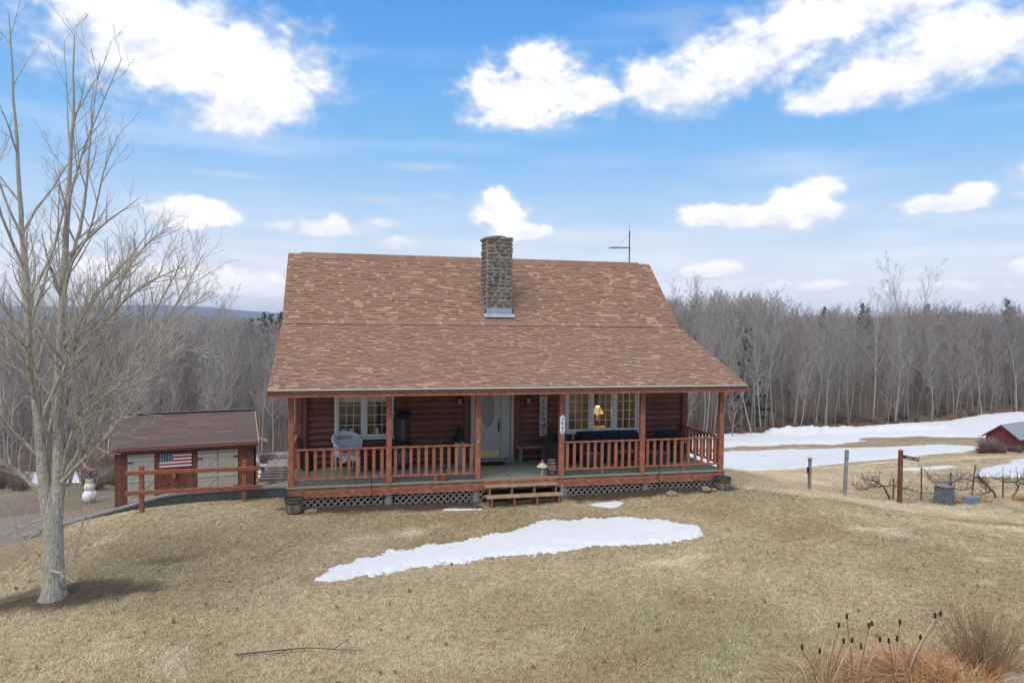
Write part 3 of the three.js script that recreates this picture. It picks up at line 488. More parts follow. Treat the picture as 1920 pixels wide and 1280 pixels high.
// roof: boards with tab shingles laid over them
{
  const roof = sub(house, 'roof');
  const profile = (pts, nm, m) => { const s = extrude(pts.map(([z, y]) => [-z, y]), RX1 - RX0 - 0.02); s.rotateY(Math.PI / 2); s.translate(RX0 + 0.01, 0, 0); const o = part(roof, nm, s, m); return o; };
  const T0 = 0.012, back = [-5.9 - 4.0, 2.35];
  profile([[EAVE[0], EAVE[1] - T0], [KINK[0], KINK[1] - T0], [RIDGE[0], RIDGE[1] - T0], [RIDGE[0], RIDGE[1] - 0.2], [KINK[0] + 0.02, KINK[1] - 0.13], [EAVE[0], EAVE[1] - 0.10]], 'roof_deck', mat([0.20, 0.085, 0.058], 0.85, { map: T.grainX }));
  profile([[RIDGE[0] - 0.001, RIDGE[1] - T0], [back[0], back[1]], [back[0], back[1] - 0.1], [RIDGE[0] - 0.001, RIDGE[1] - 0.2]], 'back_slope', mat([0.30, 0.17, 0.12], 0.95, { map: T.granule }));
  const tones = [[0.395, 0.228, 0.150], [0.375, 0.212, 0.140], [0.415, 0.243, 0.160], [0.350, 0.194, 0.130], [0.545, 0.368, 0.255], [0.475, 0.300, 0.205], [0.385, 0.240, 0.170]];
  const pickTone = (r) => { const q = r(); return q < 0.32 ? 0 : q < 0.48 ? 1 : q < 0.60 ? 2 : q < 0.68 ? 3 : q < 0.81 ? 4 : q < 0.91 ? 5 : 6; };
  const mats = tones.map((c) => mat(c, 0.95, { map: T.granule, bumpMap: T.fine, bumpScale: 0.002 }));
  const list = [], r = rngOf(31), EXP = 0.122, V = new THREE.Vector3();
  for (const [A, B, rows] of [[EAVE, KINK, 0], [KINK, RIDGE, 1]]) {
    const dz = B[0] - A[0], dy = B[1] - A[1], L = Math.hypot(dz, dy), n = Math.round(L / EXP), ex = L / n, ang = Math.atan2(dy, -dz);
    for (let i = 0; i < n; i++) {
      let x = RX0 - r() * 0.1, run = 0, tone = pickTone(r);
      while (x < RX1) {
        tone = pickTone(r); let w = tone === 4 || tone === 5 ? (r() < 0.1 ? 0.3 : 0.085 + 0.06 * r()) : 0.12 + 0.15 * r(); let x0 = Math.max(x, RX0), x1 = Math.min(x + w, RX1); if (RX1 - x1 < 0.06) x1 = RX1;
        const thick = rows && i === 0 ? 0.04 : r() < 0.6 ? 0.022 : 0.013;                    // raised and cut-back tabs of a laminated shingle
        const t = (i + 0.5) * ex + 0.012, cz = A[0] + dz * (t / L), cy = A[1] + dy * (t / L);
        list.push({ x: (x0 + x1) / 2, y: cy, z: cz, w: x1 - x0, l: ex + 0.028, th: thick, ang, tone, row: i });
        x = x1 >= RX1 ? RX1 + 1 : x1;
      }
    }
  }
  // the tabs that show largest are pieces of their own, the rest is one part
  for (const s of list) { V.set(s.x, s.y, s.z).project(camera); const c = Math.cos(s.ang), sn = Math.sin(s.ang), d = new THREE.Vector3(s.x, s.y, s.z).sub(camera.position), D = d.length(); const face = -(d.x * 0 + d.y * c + d.z * sn) / D; s.size = (s.w * s.l * face) / (D * D); }
  const order = [...list].sort((a, b) => b.size - a.size), own = new Set(order.slice(0, 300)), rest = [];
  const unit = metreUV(new THREE.BoxGeometry(1, 1, 1), 0.4, 0.3), mtx = (s) => new THREE.Matrix4().compose(new THREE.Vector3(s.x, s.y + s.th * 0.5 * Math.cos(s.ang), s.z + s.th * 0.5 * Math.sin(s.ang)), new THREE.Quaternion().setFromEuler(new THREE.Euler(s.ang - 0.085, 0, 0)), new THREE.Vector3(s.w - 0.004, s.th, s.l));
  for (const s of list) {
    if (own.has(s)) { const o = part(roof, 'shingle', unit, mats[s.tone]); mtx(s).decompose(o.position, o.quaternion, o.scale); continue; }
    const g = unit.clone().applyMatrix4(mtx(s)); const c = new Float32Array(24 * 3); for (let q = 0; q < 24; q++) c.set(tones[s.tone], q * 3); g.setAttribute('color', new THREE.BufferAttribute(c, 3));
    const uv = g.attributes.uv; for (let q = 0; q < 24; q++) uv.setXY(q, uv.getX(q) + s.x, uv.getY(q) + s.row * 0.37); rest.push(g);
  }
  const m = mergeGeometries(rest), o = part(roof, 'shingles', m, mat([1, 1, 1], 0.95, { vertexColors: true, map: T.granule, bumpMap: T.fine, bumpScale: 0.002 })); o.userData.kind = 'stuff';
  // ridge vent with cap shingles, and rakes
  const cap = mat([0.27, 0.15, 0.11], 0.95, { map: T.granule });
  part(roof, 'ridge_vent', (() => { const s = extrude([[-0.17, -0.135], [0, 0.03], [0.17, -0.135], [0.17, -0.1], [0, 0.07], [-0.17, -0.1]], 11.3); s.rotateY(Math.PI / 2); s.translate(0, RIDGE[1] - 0.02, RIDGE[0]); return s; })(), mat([0.05, 0.04, 0.035], 0.9)).position.x = RX0 + 0.4;
  for (let i = 0; i < 42; i++) { const s = extrude([[-0.18, -0.125], [0, 0.07], [0.18, -0.125], [0.18, -0.112], [0, 0.085], [-0.18, -0.112]], 0.268); s.rotateY(Math.PI / 2); s.rotateZ(0.02); s.translate(RX0 + 0.38 + i * 0.27, RIDGE[1] - 0.018, RIDGE[0]); part(roof, 'ridge_cap', s, mats[[1, 3, 3, 6][Math.floor(r() * 4)]]); }
  for (const x of [RX0 - 0.012, RX1 + 0.012]) {
    const s = extrude([[-EAVE[0], EAVE[1] - 0.004], [-KINK[0], KINK[1] - 0.004], [-RIDGE[0], RIDGE[1] - 0.004], [-RIDGE[0], RIDGE[1] - 0.2], [-KINK[0] - 0.03, KINK[1] - 0.17], [-EAVE[0], EAVE[1] - 0.17]], 0.022); s.rotateY(Math.PI / 2); s.translate(x - 0.011, 0, 0); part(roof, 'rake_board', s, M.red);
  }
}
// fieldstone chimney
{
  const c = sub(house, 'chimney', 'rounded fieldstone chimney with pale mortar joints'), X0 = 5.43, X1 = 6.225, Z0 = -3.86, Z1 = -4.62, Y0 = 4.0, Y1 = 6.46, r = rngOf(8);
  part(c, 'mortar_core', box(X1 - X0 - 0.012, Y1 - Y0, Z0 - Z1 - 0.012, (X0 + X1) / 2, (Y0 + Y1) / 2, (Z0 + Z1) / 2), M.mortar);
  const geos = []; for (let i = 0; i < 7; i++) { const g = new THREE.IcosahedronGeometry(1, 2); const p = g.attributes.position; for (let q = 0; q < p.count; q++) { const v = new THREE.Vector3().fromBufferAttribute(p, q); const e = (t) => Math.sign(t) * Math.pow(Math.abs(t), 0.7); v.set(e(v.x), e(v.y), e(v.z)); const n = 1 + 0.16 * noise2(v.x * 1.3 + i * 9, v.y * 1.3 + v.z) + 0.05 * noise2(v.x * 4 + i * 3, v.y * 4 - v.z * 4); p.setXYZ(q, v.x * n, v.y * n, v.z * n); } g.computeVertexNormals(); geos.push(g); }
  const cols = [[0.34, 0.30, 0.25], [0.26, 0.24, 0.215], [0.41, 0.36, 0.295], [0.20, 0.192, 0.18], [0.36, 0.30, 0.24], [0.30, 0.285, 0.265], [0.47, 0.43, 0.36]].map((q) => mat(q, 0.9, { map: rep(T.stone, 1.5, 1.5), bumpMap: rep(T.fine, 0.5, 0.5), bumpScale: 0.01 }));
  const face = (width, place) => {
    let y = Y0 + 0.05;
    while (y < Y1 - 0.02) {
      const h = 0.085 + 0.085 * r() * r() + 0.02 * r(); let u = 0.005;
      while (u < width - 0.03) {
        let w = Math.min(0.14 + 0.24 * r() * r() + 0.04 * r(), width - u); if (width - u - w < 0.1) w = width - u;
        const hh = h * (0.74 + 0.36 * r()), o = part(c, 'stone', geos[Math.floor(r() * 7)], cols[Math.floor(r() * 7)]);
        o.scale.set(w * (0.43 + 0.07 * r()), hh * 0.47, 0.05 + 0.02 * r()); place(o, u + w / 2, y + h / 2 + (r() - 0.5) * 0.018); o.rotation.z += (r() - 0.5) * 0.16; u += w + 0.008;
      }
      y += h + 0.006;
    }
  };
  face(X1 - X0, (o, u, y) => o.position.set(X0 + u, y, Z0 - 0.02));
  face(Z0 - Z1, (o, u, y) => { o.position.set(X0 + 0.02, y, Z0 - u); o.rotation.y = Math.PI / 2; });
  face(Z0 - Z1, (o, u, y) => { o.position.set(X1 - 0.02, y, Z0 - u); o.rotation.y = Math.PI / 2; });
  for (let i = 0; i < 5; i++) { const o = part(c, 'cap_stone', geos[i], cols[(i * 2) % 7]); o.scale.set(0.24 + 0.06 * r(), 0.05 + 0.015 * r(), 0.26); o.position.set(X0 + [0.18, 0.63, 0.2, 0.62, 0.42][i], Y1 + 0.03 + (i === 4 ? 0.06 : 0), [Z0 - 0.2, Z0 - 0.2, Z1 + 0.2, Z1 + 0.2, (Z0 + Z1) / 2][i]); }
  part(c, 'flashing', merge([box(X1 - X0 + 0.0, 0.2, 0.012, (X0 + X1) / 2, 4.27, Z0 + 0.045, [-0.12, 0, 0]), box(X1 - X0 + 0.16, 0.012, 0.16, (X0 + X1) / 2, 4.142, Z0 + 0.105, [0.74, 0, 0])]), M.zinc);
  for (const x of [X0 - 0.04, X1 + 0.04]) part(c, 'flashing', (() => { const s = extrude([[0, 0], [0.8, 0.73], [0.8, 0.93], [0, 0.2]], 0.008); s.rotateY(Math.PI / 2); s.translate(x, 4.17, Z0 + 0.03); return s; })(), M.zinc);
}

// ---------------------------------------------------------------- things on and around the porch
const font = await new FontLoader().loadAsync('fonts/droid/droid_serif_bold.typeface.json');
const letter = (ch, size, depth = 0.006) => { const g = new TextGeometry(ch, { font, size, depth, curveSegments: 4 }); g.computeBoundingBox(); const b = g.boundingBox; g.translate(-(b.min.x + b.max.x) / 2, -(b.min.y + b.max.y) / 2, 0); return g; };
{ // steps
  const s = thing('wooden_steps', 'low two-tread wooden steps in front of the porch entrance', 'steps', [5.56, -0.52, 0]);
  part(s, 'tread', rbox(1.9, 0.04, 0.29, 0.008, -0.02, 0.395, 0.26), M.newWood); part(s, 'tread', rbox(1.96, 0.04, 0.29, 0.008, 0, 0.195, 0.55), M.newWood);
  part(s, 'riser', box(1.9, 0.09, 0.03, 0, 0.47, 0.115), M.red, 'red-stained top board');
  for (const x of [-0.84, -0.28, 0.3, 0.86]) part(s, 'stringer', merge([box(0.04, 0.16, 0.26, x, 0.285, 0.26), box(0.04, 0.175, 0.5, x, 0.0875, 0.42)]), M.redC);
  part(s, 'side_board', rbox(0.06, 0.4, 0.05, 0.006, 1.02, 0.2, 0.36), M.greyV);
}
{ // white wicker chair, turned a little to the right
  const c = thing('wicker_chair', 'white wicker armchair with rounded back in front of the left window', 'chair', [1.3, 0, -1.55], 0.28);
  part(c, 'seat', rbox(0.5, 0.09, 0.5, 0.04, 0, 0.42, 0), M.wickerWhite);
  // one curved band makes the back and arms
  const band = (r0, y0, y1fn, t, m, nm, a0 = -2.25, a1 = 2.25) => { const n = 28, pos = [], idx = []; for (let i = 0; i <= n; i++) { const a = lerp(a0, a1, i / n), y1 = y1fn(a), lean = 0.1; for (const [y, rr] of [[y0, r0], [y1, r0 + lean * (y1 - y0)], [y1, r0 + lean * (y1 - y0) - t], [y0, r0 - t]]) pos.push(Math.sin(a) * rr, y, -Math.cos(a) * rr * 0.9); } for (let i = 0; i < n; i++) for (let q = 0; q < 4; q++) { const o = i * 4 + q, p = i * 4 + (q + 1) % 4; idx.push(o, p, o + 4, p, p + 4, o + 4); } const g = new THREE.BufferGeometry(); g.setAttribute('position', new THREE.Float32BufferAttribute(pos, 3)); g.setIndex(idx); const f = g.toNonIndexed(); f.computeVertexNormals(); metreUV(f, 2, 2); return part(c, nm, f, m); };
  const top = (a) => 0.66 + 0.33 * Math.pow(Math.max(0, Math.cos(a * 0.72)), 0.8);
  band(0.33, 0.43, top, 0.03, M.wickerWhite, 'backrest');
  part(c, 'rim', tube([...Array(15)].map((_, i) => { const a = lerp(-2.25, 2.25, i / 14); return [Math.sin(a) * 0.365, top(a), -Math.cos(a) * 0.34]; }), 0.035, 8, 40), M.wickerWhite);
  const mesh = mat([0.30, 0.31, 0.33], 0.8);
  part(c, 'lattice_inset', (() => { const l = []; for (let i = 0; i < 11; i++) for (const d of [1, -1]) { const a0 = -0.55 + i * 0.11; l.push(rod([Math.sin(a0) * 0.328, 0.8, -Math.cos(a0) * 0.3], [Math.sin(a0 + d * 0.1) * 0.332, 0.9, -Math.cos(a0 + d * 0.1) * 0.305], 0.006, 4)); } return merge(l); })(), mesh, 'openwork strip across the back');
  part(c, 'cushion', rbox(0.46, 0.07, 0.44, 0.03, 0, 0.49, 0.02), mat([0.62, 0.64, 0.68], 0.95, { map: T.cloth }));
  part(c, 'apron', (() => { const s = new THREE.Shape(); s.moveTo(-0.27, 0); s.lineTo(0.27, 0); s.lineTo(0.27, -0.24); s.quadraticCurveTo(0.2, -0.1, 0, -0.09); s.quadraticCurveTo(-0.2, -0.1, -0.27, -0.24); const g = new THREE.ExtrudeGeometry(s, { depth: 0.02, bevelEnabled: false }); g.translate(0, 0.42, 0.25); return g; })(), M.wickerWhite);
  for (const [x, z] of [[-0.25, 0.25], [0.25, 0.25], [-0.23, -0.23], [0.23, -0.23]]) part(c, 'leg', cyl(0.018, 0.032, 0.42, x, 0.21, z, 8), M.wickerWhite);
}
{ // tall patio stove
  const h = thing('patio_stove', 'tall black cylindrical patio stove with silver grille behind the railing', 'stove', [2.76, 0, -1.78]);
  part(h, 'base', lathe([[0, 0], [0.2, 0], [0.2, 0.1], [0.17, 0.13], [0.17, 0.14]], 24), M.black);
  part(h, 'grille', cyl(0.165, 0.165, 0.34, 0, 0.31, 0, 24), mat([0.30, 0.31, 0.32], 0.5, { metalness: 0.6 }));
  for (let i = 0; i < 16; i++) { const a = i / 16 * Math.PI * 2; part(h, 'grille_bar', box(0.012, 0.34, 0.012, Math.sin(a) * 0.17, 0.31, Math.cos(a) * 0.17), M.black); }
  part(h, 'shelf', lathe([[0, 0.48], [0.21, 0.48], [0.225, 0.5], [0.225, 0.66], [0.21, 0.68], [0, 0.68]], 24), M.black);
  part(h, 'body', lathe([[0.0, 0.68], [0.19, 0.68], [0.175, 0.78], [0.165, 1.3], [0.15, 1.42], [0, 1.44]], 24), M.black);
  part(h, 'window_strip', (() => { const g = new THREE.CylinderGeometry(0.172, 0.18, 0.52, 12, 1, true, -0.3, 0.4); g.translate(0, 1.06, 0); return g; })(), mat([0.10, 0.105, 0.11], 0.3, { metalness: 0.5 }));
  part(h, 'hood', lathe([[0, 1.55], [0.15, 1.54], [0.27, 1.44], [0.27, 1.42], [0.12, 1.45]], 24), M.black);
}
{ // dark crates and pots
  const a = thing('plastic_crate', 'black plastic crate on the porch floor beside the patio stove', 'crate', [2.05, 0, -1.72], 0.1);
  part(a, 'tub', (() => { const g = rbox(0.4, 0.3, 0.34, 0.02, 0, 0.15, 0); return g; })(), M.blackRough); part(a, 'rim', merge([rbox(0.43, 0.04, 0.02, 0.008, 0, 0.31, 0.18), rbox(0.43, 0.04, 0.02, 0.008, 0, 0.31, -0.18), rbox(0.02, 0.038, 0.34, 0.008, 0.205, 0.31, 0), rbox(0.02, 0.038, 0.34, 0.008, -0.205, 0.31, 0)]), mat([0.05, 0.055, 0.05], 0.7));
  const b = thing('milk_can', 'dark metal can in the left corner of the porch', 'can', [0.3, 0, -1.9]);
  part(b, 'body', lathe([[0, 0], [0.13, 0], [0.14, 0.02], [0.14, 0.3], [0.09, 0.4], [0.09, 0.45]], 20), M.iron); part(b, 'lid', lathe([[0, 0.5], [0.05, 0.5], [0.11, 0.47], [0.11, 0.45], [0, 0.45]], 20), M.iron);
}
{ // tall planters with a small conifer
  const p = thing('tall_planter', 'tall cream planter with a small dark conifer by the door', 'planter', [4.33, 0, -1.98]);
  const cream = mat([0.50, 0.47, 0.36], 0.8, { map: T.mottle });
  part(p, 'pot', (() => { const g = new THREE.CylinderGeometry(0.17, 0.14, 0.6, 4, 1); g.rotateY(Math.PI / 4); g.translate(0, 0.3, 0); return g.toNonIndexed(); })(), cream).geometry.computeVertexNormals();
  part(p, 'rim', rbox(0.28, 0.05, 0.28, 0.01, 0, 0.61, 0), cream);
  const r = rngOf(6), l = []; for (let i = 0; i < 260; i++) { const t = r(), a = r() * 6.28, q = (1 - t) * 0.16 + 0.02, g = new THREE.ConeGeometry(0.012, 0.1, 3); g.rotateX(0.9 + 0.5 * r()); g.rotateY(-a); g.translate(Math.sin(-a) * q * 0, 0, 0); g.translate(Math.cos(a) * q, 0.64 + t * 0.42, Math.sin(a) * q); l.push(g); }
  part(p, 'foliage', merge(l), M.needle);
}
one('door_mat', 'black rubber mat lying before the front door', 'mat', (() => { const g = rbox(0.78, 0.018, 0.48, 0.006); metreUV(g); return g; })(), mat([0.018, 0.018, 0.018], 0.95, { bumpMap: rep(T.weave, 4, 4), bumpScale: 0.006 }), [5.2, 0.0095, -1.85]);
{
  const b = thing('bench', 'weathered grey plank bench against the wall under the welcome sign', 'bench', [6.42, 0, -1.98]);
  part(b, 'seat', rbox(0.95, 0.045, 0.3, 0.01, 0, 0.43, 0), M.grey[2]);
  for (const [x, z] of [[-0.34, 0.1], [-0.34, -0.1], [0.34, 0.1], [0.34, -0.1]]) { const l = part(b, 'leg', cyl(0.025, 0.03, 0.41, 0, 0.205, 0, 8), M.grey[1]); l.position.set(x, 0, z); }
}
{ // WELCOME board
  const s = thing('welcome_sign', 'tall narrow whitewashed board reading WELCOME downwards, leaning by the door', 'sign', [6.80, 0, WALL + 0.06]);
  part(s, 'board', rbox(0.225, 1.36, 0.025, 0.006, 0, 1.36, 0), mat([0.60, 0.63, 0.60], 0.8, { map: T.grainY }));
  'WELCOME'.split('').forEach((ch, i) => { const m = part(s, 'letter', letter(ch, 0.112), M.blackRough); m.position.set(0, 1.862 - i * 0.174, 0.013); });
}
{ // house number
  const s = thing('house_number_sign', 'white rounded plaque with the number 643 on a porch post', 'sign', [6.664, 1.33, 0.0675]);
  const sh = new THREE.Shape(); sh.moveTo(-0.03, -0.24); sh.lineTo(0.03, -0.24); sh.quadraticCurveTo(0.035, -0.21, 0.06, -0.2); sh.lineTo(0.06, 0.2); sh.quadraticCurveTo(0.035, 0.21, 0.03, 0.24); sh.lineTo(-0.03, 0.24); sh.quadraticCurveTo(-0.035, 0.21, -0.06, 0.2); sh.lineTo(-0.06, -0.2); sh.quadraticCurveTo(-0.035, -0.21, -0.03, -0.24);
  part(s, 'plaque', new THREE.ExtrudeGeometry(sh, { depth: 0.012, bevelEnabled: true, bevelSize: 0.004, bevelThickness: 0.003, bevelSegments: 1 }), mat([0.80, 0.80, 0.78], 0.5));
  ['6', '4', '3'].forEach((ch, i) => { part(s, 'digit', letter(ch, 0.082), M.black).position.set(0, 0.045 - i * 0.115, 0.014); });
  part(s, 'emblem', (() => { const g = new THREE.CylinderGeometry(0.022, 0.012, 0.012, 5); g.rotateX(Math.PI / 2); g.translate(0.008, 0.155, 0.02); return g; })(), M.black);
}
one('doorbell', 'small white and black doorbell camera on the entrance post', 'doorbell', merge([rbox(0.055, 0.085, 0.018, 0.008), cyl(0.017, 0.017, 0.012, 0, 0.012, 0.012, 14, [Math.PI / 2, 0, 0])]), mat([0.32, 0.33, 0.34], 0.4), [4.475, 0.955, 0.077]);
function wallLantern(x, label) {
  const l = thing('wall_lantern', label, 'lantern', [x, 1.72, WALL + 0.03], 0, 'black lanterns either side of the front door');
  part(l, 'back_plate', rbox(0.1, 0.2, 0.03, 0.01, 0, 0.02, 0), M.black); part(l, 'arm', tube([[0, 0.05, 0.01], [0, 0.14, 0.07], [0, 0.12, 0.12]], 0.012, 6), M.black);
  part(l, 'glass', cyl(0.045, 0.062, 0.15, 0, 0, 0.12, 6), phys([0.75, 0.78, 0.8], { roughness: 0.1, transmission: 0.8, thickness: 0 })); part(l, 'cap', lathe([[0, 0.15], [0.02, 0.14], [0.085, 0.085], [0.07, 0.075], [0, 0.075]], 6, 0, 0, 0.12), M.black); part(l, 'base', cyl(0.02, 0.05, 0.04, 0, -0.095, 0.12, 6), M.black);
}
wallLantern(4.35, 'black wall lantern left of the front door'); wallLantern(6.33, 'black wall lantern between the door and the welcome sign');
{ // standing lantern
  const l = thing('garden_lantern', 'small standing lantern with cream roof and red knob on the porch edge', 'lantern', [6.19, 0, -0.1], 0.7);
  const wood = mat([0.16, 0.24, 0.21], 0.7), cr = mat([0.66, 0.60, 0.44], 0.7), redp = mat([0.55, 0.20, 0.15], 0.7);
  part(l, 'base', rbox(0.17, 0.03, 0.17, 0.006, 0, 0.015, 0), redp); for (const [x, z] of [[-1, -1], [1, -1], [1, 1], [-1, 1]]) part(l, 'post', box(0.014, 0.2, 0.014, x * 0.07, 0.13, z * 0.07), wood);
  part(l, 'candle', cyl(0.022, 0.022, 0.13, 0, 0.095, 0, 10), mat([0.66, 0.62, 0.5], 0.6));
  part(l, 'roof', (() => { const g = new THREE.CylinderGeometry(0.045, 0.16, 0.11, 4, 1).toNonIndexed(); g.computeVertexNormals(); g.rotateY(Math.PI / 4); g.translate(0, 0.285, 0); return g; })(), cr); part(l, 'knob', lathe([[0, 0.42], [0.02, 0.4], [0.028, 0.375], [0.02, 0.35], [0.03, 0.34], [0, 0.34]], 10), redp);
}
function staveBarrel(name, label, cat, pos, rb, rm, rt, h, hoops, mats, open, turn = 0) {
  const b = thing(name, label, cat, pos, turn), n = 16;
  for (let i = 0; i < n; i++) { const a0 = i / n * 6.2832, a1 = (i + 0.93) / n * 6.2832, pos2 = [], idx = []; const lv = 6; for (let j = 0; j <= lv; j++) { const t = j / lv, rr = t < 0.5 ? lerp(rb, rm, Math.sin(t * Math.PI)) : lerp(rt, rm, Math.sin(t * Math.PI)); for (const a of [a0, (a0 + a1) / 2, a1]) pos2.push(Math.cos(a) * rr, t * h, Math.sin(a) * rr); } for (let j = 0; j < lv; j++) for (let q = 0; q < 2; q++) { const o = j * 3 + q; idx.push(o, o + 3, o + 1, o + 1, o + 3, o + 4); } const g = new THREE.BufferGeometry(); g.setAttribute('position', new THREE.Float32BufferAttribute(pos2, 3)); g.setIndex(idx); g.computeVertexNormals(); const uv = []; for (let j = 0; j < pos2.length / 3; j++) uv.push((j % 3) * 0.03 + i * 0.11, pos2[j * 3 + 1]); g.setAttribute('uv', new THREE.Float32BufferAttribute(uv, 2)); part(b, 'stave', g, mats[i % mats.length]); }
  for (const t of hoops) { const rr = (t < 0.5 ? lerp(rb, rm, Math.sin(t * Math.PI)) : lerp(rt, rm, Math.sin(t * Math.PI))) + 0.006; part(b, 'hoop', new THREE.CylinderGeometry(rr, rr, 0.03, 24, 1, true).translate(0, t * h, 0), M.iron); }
  part(b, open ? 'soil' : 'lid', cyl(rt - 0.012, rt - 0.012, 0.02, 0, h - (open ? 0.05 : 0.015), 0, 20), open ? mat([0.05, 0.036, 0.026], 1) : mats[0]);
  if (open) part(b, 'liner', new THREE.TorusGeometry(rt - 0.004, 0.018, 6, 24).rotateX(Math.PI / 2).translate(0, h, 0), M.black);
  return b;
}
staveBarrel('keg', 'small weathered wooden keg on the porch edge beside the lantern', 'keg', [6.47, 0, -0.18], 0.105, 0.135, 0.105, 0.4, [0.07, 0.27, 0.73, 0.93], M.barrel.concat(mat([0.36, 0.31, 0.29], 0.9, { map: T.grainY })), false);
staveBarrel('barrel_planter', 'half-barrel planter with black rim at the left porch corner', 'planter', [0.1, -0.53, 0.45], 0.15, 0.19, 0.215, 0.36, [0.12, 0.8], M.barrel, true);
staveBarrel('barrel_planter', 'half-barrel planter with black rim at the right porch corner', 'planter', [11.08, -0.51, 0.34], 0.15, 0.2, 0.225, 0.36, [0.12, 0.8], M.barrel, true);
// dark blue cushioned wicker seating
function wickerSeat(name, label, cat, pos, turn, w, n) {
  const s = thing(name, label, cat, pos, turn), d = 0.72;
  part(s, 'base', rbox(w, 0.26, d, 0.03, 0, 0.2, 0), M.wickerDark);
  part(s, 'backrest', rbox(w, 0.52, 0.12, 0.05, 0, 0.54, -d / 2 + 0.05, [-0.14, 0, 0]), M.wickerDark);
  for (const x of [-1, 1]) { part(s, 'arm', rbox(0.1, 0.34, d, 0.045, x * (w / 2 - 0.03), 0.47, 0), M.wickerDark); for (const z of [-1, 1]) part(s, 'leg', cyl(0.02, 0.028, 0.09, x * (w / 2 - 0.06), 0.045, z * (d / 2 - 0.06), 8), M.wickerDark); }
  const cw = (w - 0.2) / n;
  for (let i = 0; i < n; i++) { const x = -w / 2 + 0.1 + cw * (i + 0.5); part(s, 'seat_cushion', rbox(cw - 0.012, 0.13, d - 0.12, 0.045, x, 0.39, 0.05), M.navy); part(s, 'back_cushion', rbox(cw - 0.012, 0.42, 0.15, 0.06, x, 0.62, -d / 2 + 0.17, [-0.16, 0, 0]), M.navy); }
  return s;
}
wickerSeat('wicker_sofa', 'dark wicker sofa with three navy cushions under the triple window', 'sofa', [8.72, 0, -1.78], 0, 1.92, 3);
const ch1 = wickerSeat('wicker_armchair', 'dark wicker armchair with a blue pillow between welcome sign and sofa', 'armchair', [7.2, 0, -1.6], 0.75, 0.76, 1);
part(ch1, 'pillow', rbox(0.42, 0.36, 0.14, 0.07, 0.02, 0.74, -0.04, [-0.25, 0, 0.08]), M.navyLight, 'faded blue pillow');
wickerSeat('wicker_armchair', 'dark wicker armchair with navy cushions at the right porch end', 'armchair', [10.35, 0, -1.5], -0.5, 0.8, 1);
function ottoman(label, pos, turn) { const o = thing('ottoman', label, 'ottoman', pos, turn); part(o, 'base', rbox(0.44, 0.26, 0.4, 0.03, 0, 0.2, 0), M.wickerDark); part(o, 'cushion', rbox(0.46, 0.09, 0.42, 0.035, 0, 0.36, 0), M.navyLight); for (const [x, z] of [[-1, -1], [1, -1], [1, 1], [-1, 1]]) part(o, 'leg', cyl(0.02, 0.025, 0.08, x * 0.18, 0.04, z * 0.16, 6), M.wickerDark); }
ottoman('wicker ottoman with light blue cushion before the sofa', [7.86, 0, -0.95], 0.1); ottoman('wicker ottoman with light blue cushion before the right armchair', [9.72, 0, -0.82], -0.2);
{
  const t = thing('coffee_table', 'low brown wooden coffee table in front of the sofa', 'table', [8.85, 0, -0.95]); const tw = mat([0.16, 0.095, 0.06], 0.55, { map: T.grainX });
  part(t, 'top', rbox(0.74, 0.05, 0.42, 0.012, 0, 0.4, 0), tw); part(t, 'shelf', rbox(0.66, 0.025, 0.36, 0.008, 0, 0.12, 0), tw); for (const [x, z] of [[-1, -1], [1, -1], [1, 1], [-1, 1]]) part(t, 'leg', cyl(0.022, 0.03, 0.38, x * 0.32, 0.19, z * 0.16, 8), tw);
}
{
  const t = thing('side_table', 'small round glass-topped metal table behind the right armchair', 'table', [10.83, 0, -1.55]);
  part(t, 'top', cyl(0.22, 0.22, 0.02, 0, 0.52, 0, 24), mat([0.55, 0.56, 0.56], 0.15)); for (let i = 0; i < 3; i++) { const a = i * 2.094 + 0.4; part(t, 'leg', tube([[Math.cos(a) * 0.12, 0.51, Math.sin(a) * 0.12], [Math.cos(a) * 0.08, 0.3, Math.sin(a) * 0.08], [Math.cos(a) * 0.18, 0.0, Math.sin(a) * 0.18]], 0.01, 6), M.iron); }
}
{ // oil lamp on a stand and a hanging chime
  const l = thing('oil_lamp', 'small oil lamp on a thin stand left of the sofa', 'lamp', [7.62, 0, -1.95]);
  part(l, 'stand', merge([cyl(0.12, 0.1, 0.02, 0, 0.01, 0, 16), cyl(0.015, 0.015, 0.56, 0, 0.3, 0, 8), cyl(0.1, 0.1, 0.02, 0, 0.58, 0, 16)]), M.iron); part(l, 'reservoir', lathe([[0, 0.6], [0.05, 0.6], [0.055, 0.65], [0.02, 0.69], [0.02, 0.7]], 14), mat([0.4, 0.38, 0.33], 0.3)); part(l, 'chimney', lathe([[0.022, 0.7], [0.036, 0.74], [0.02, 0.82], [0.018, 0.84]], 12), phys([1, 1, 1], { transmission: 0.9, thickness: 0, roughness: 0.08 }));
  const w = thing('wind_chime', 'dark tubular wind chime hanging before the triple window', 'wind chime', [7.92, 1.62, -0.9]);
  part(w, 'cord', cyl(0.003, 0.003, 0.6, 0, 0.68, 0, 4), M.black); part(w, 'disc', cyl(0.05, 0.05, 0.015, 0, 0.38, 0, 14), M.blackRough); for (let i = 0; i < 5; i++) { const a = i * 1.2566; part(w, 'chime_tube', cyl(0.008, 0.008, 0.24 + 0.02 * i, Math.cos(a) * 0.035, 0.25 - 0.01 * i, Math.sin(a) * 0.035, 6), M.iron); }
}
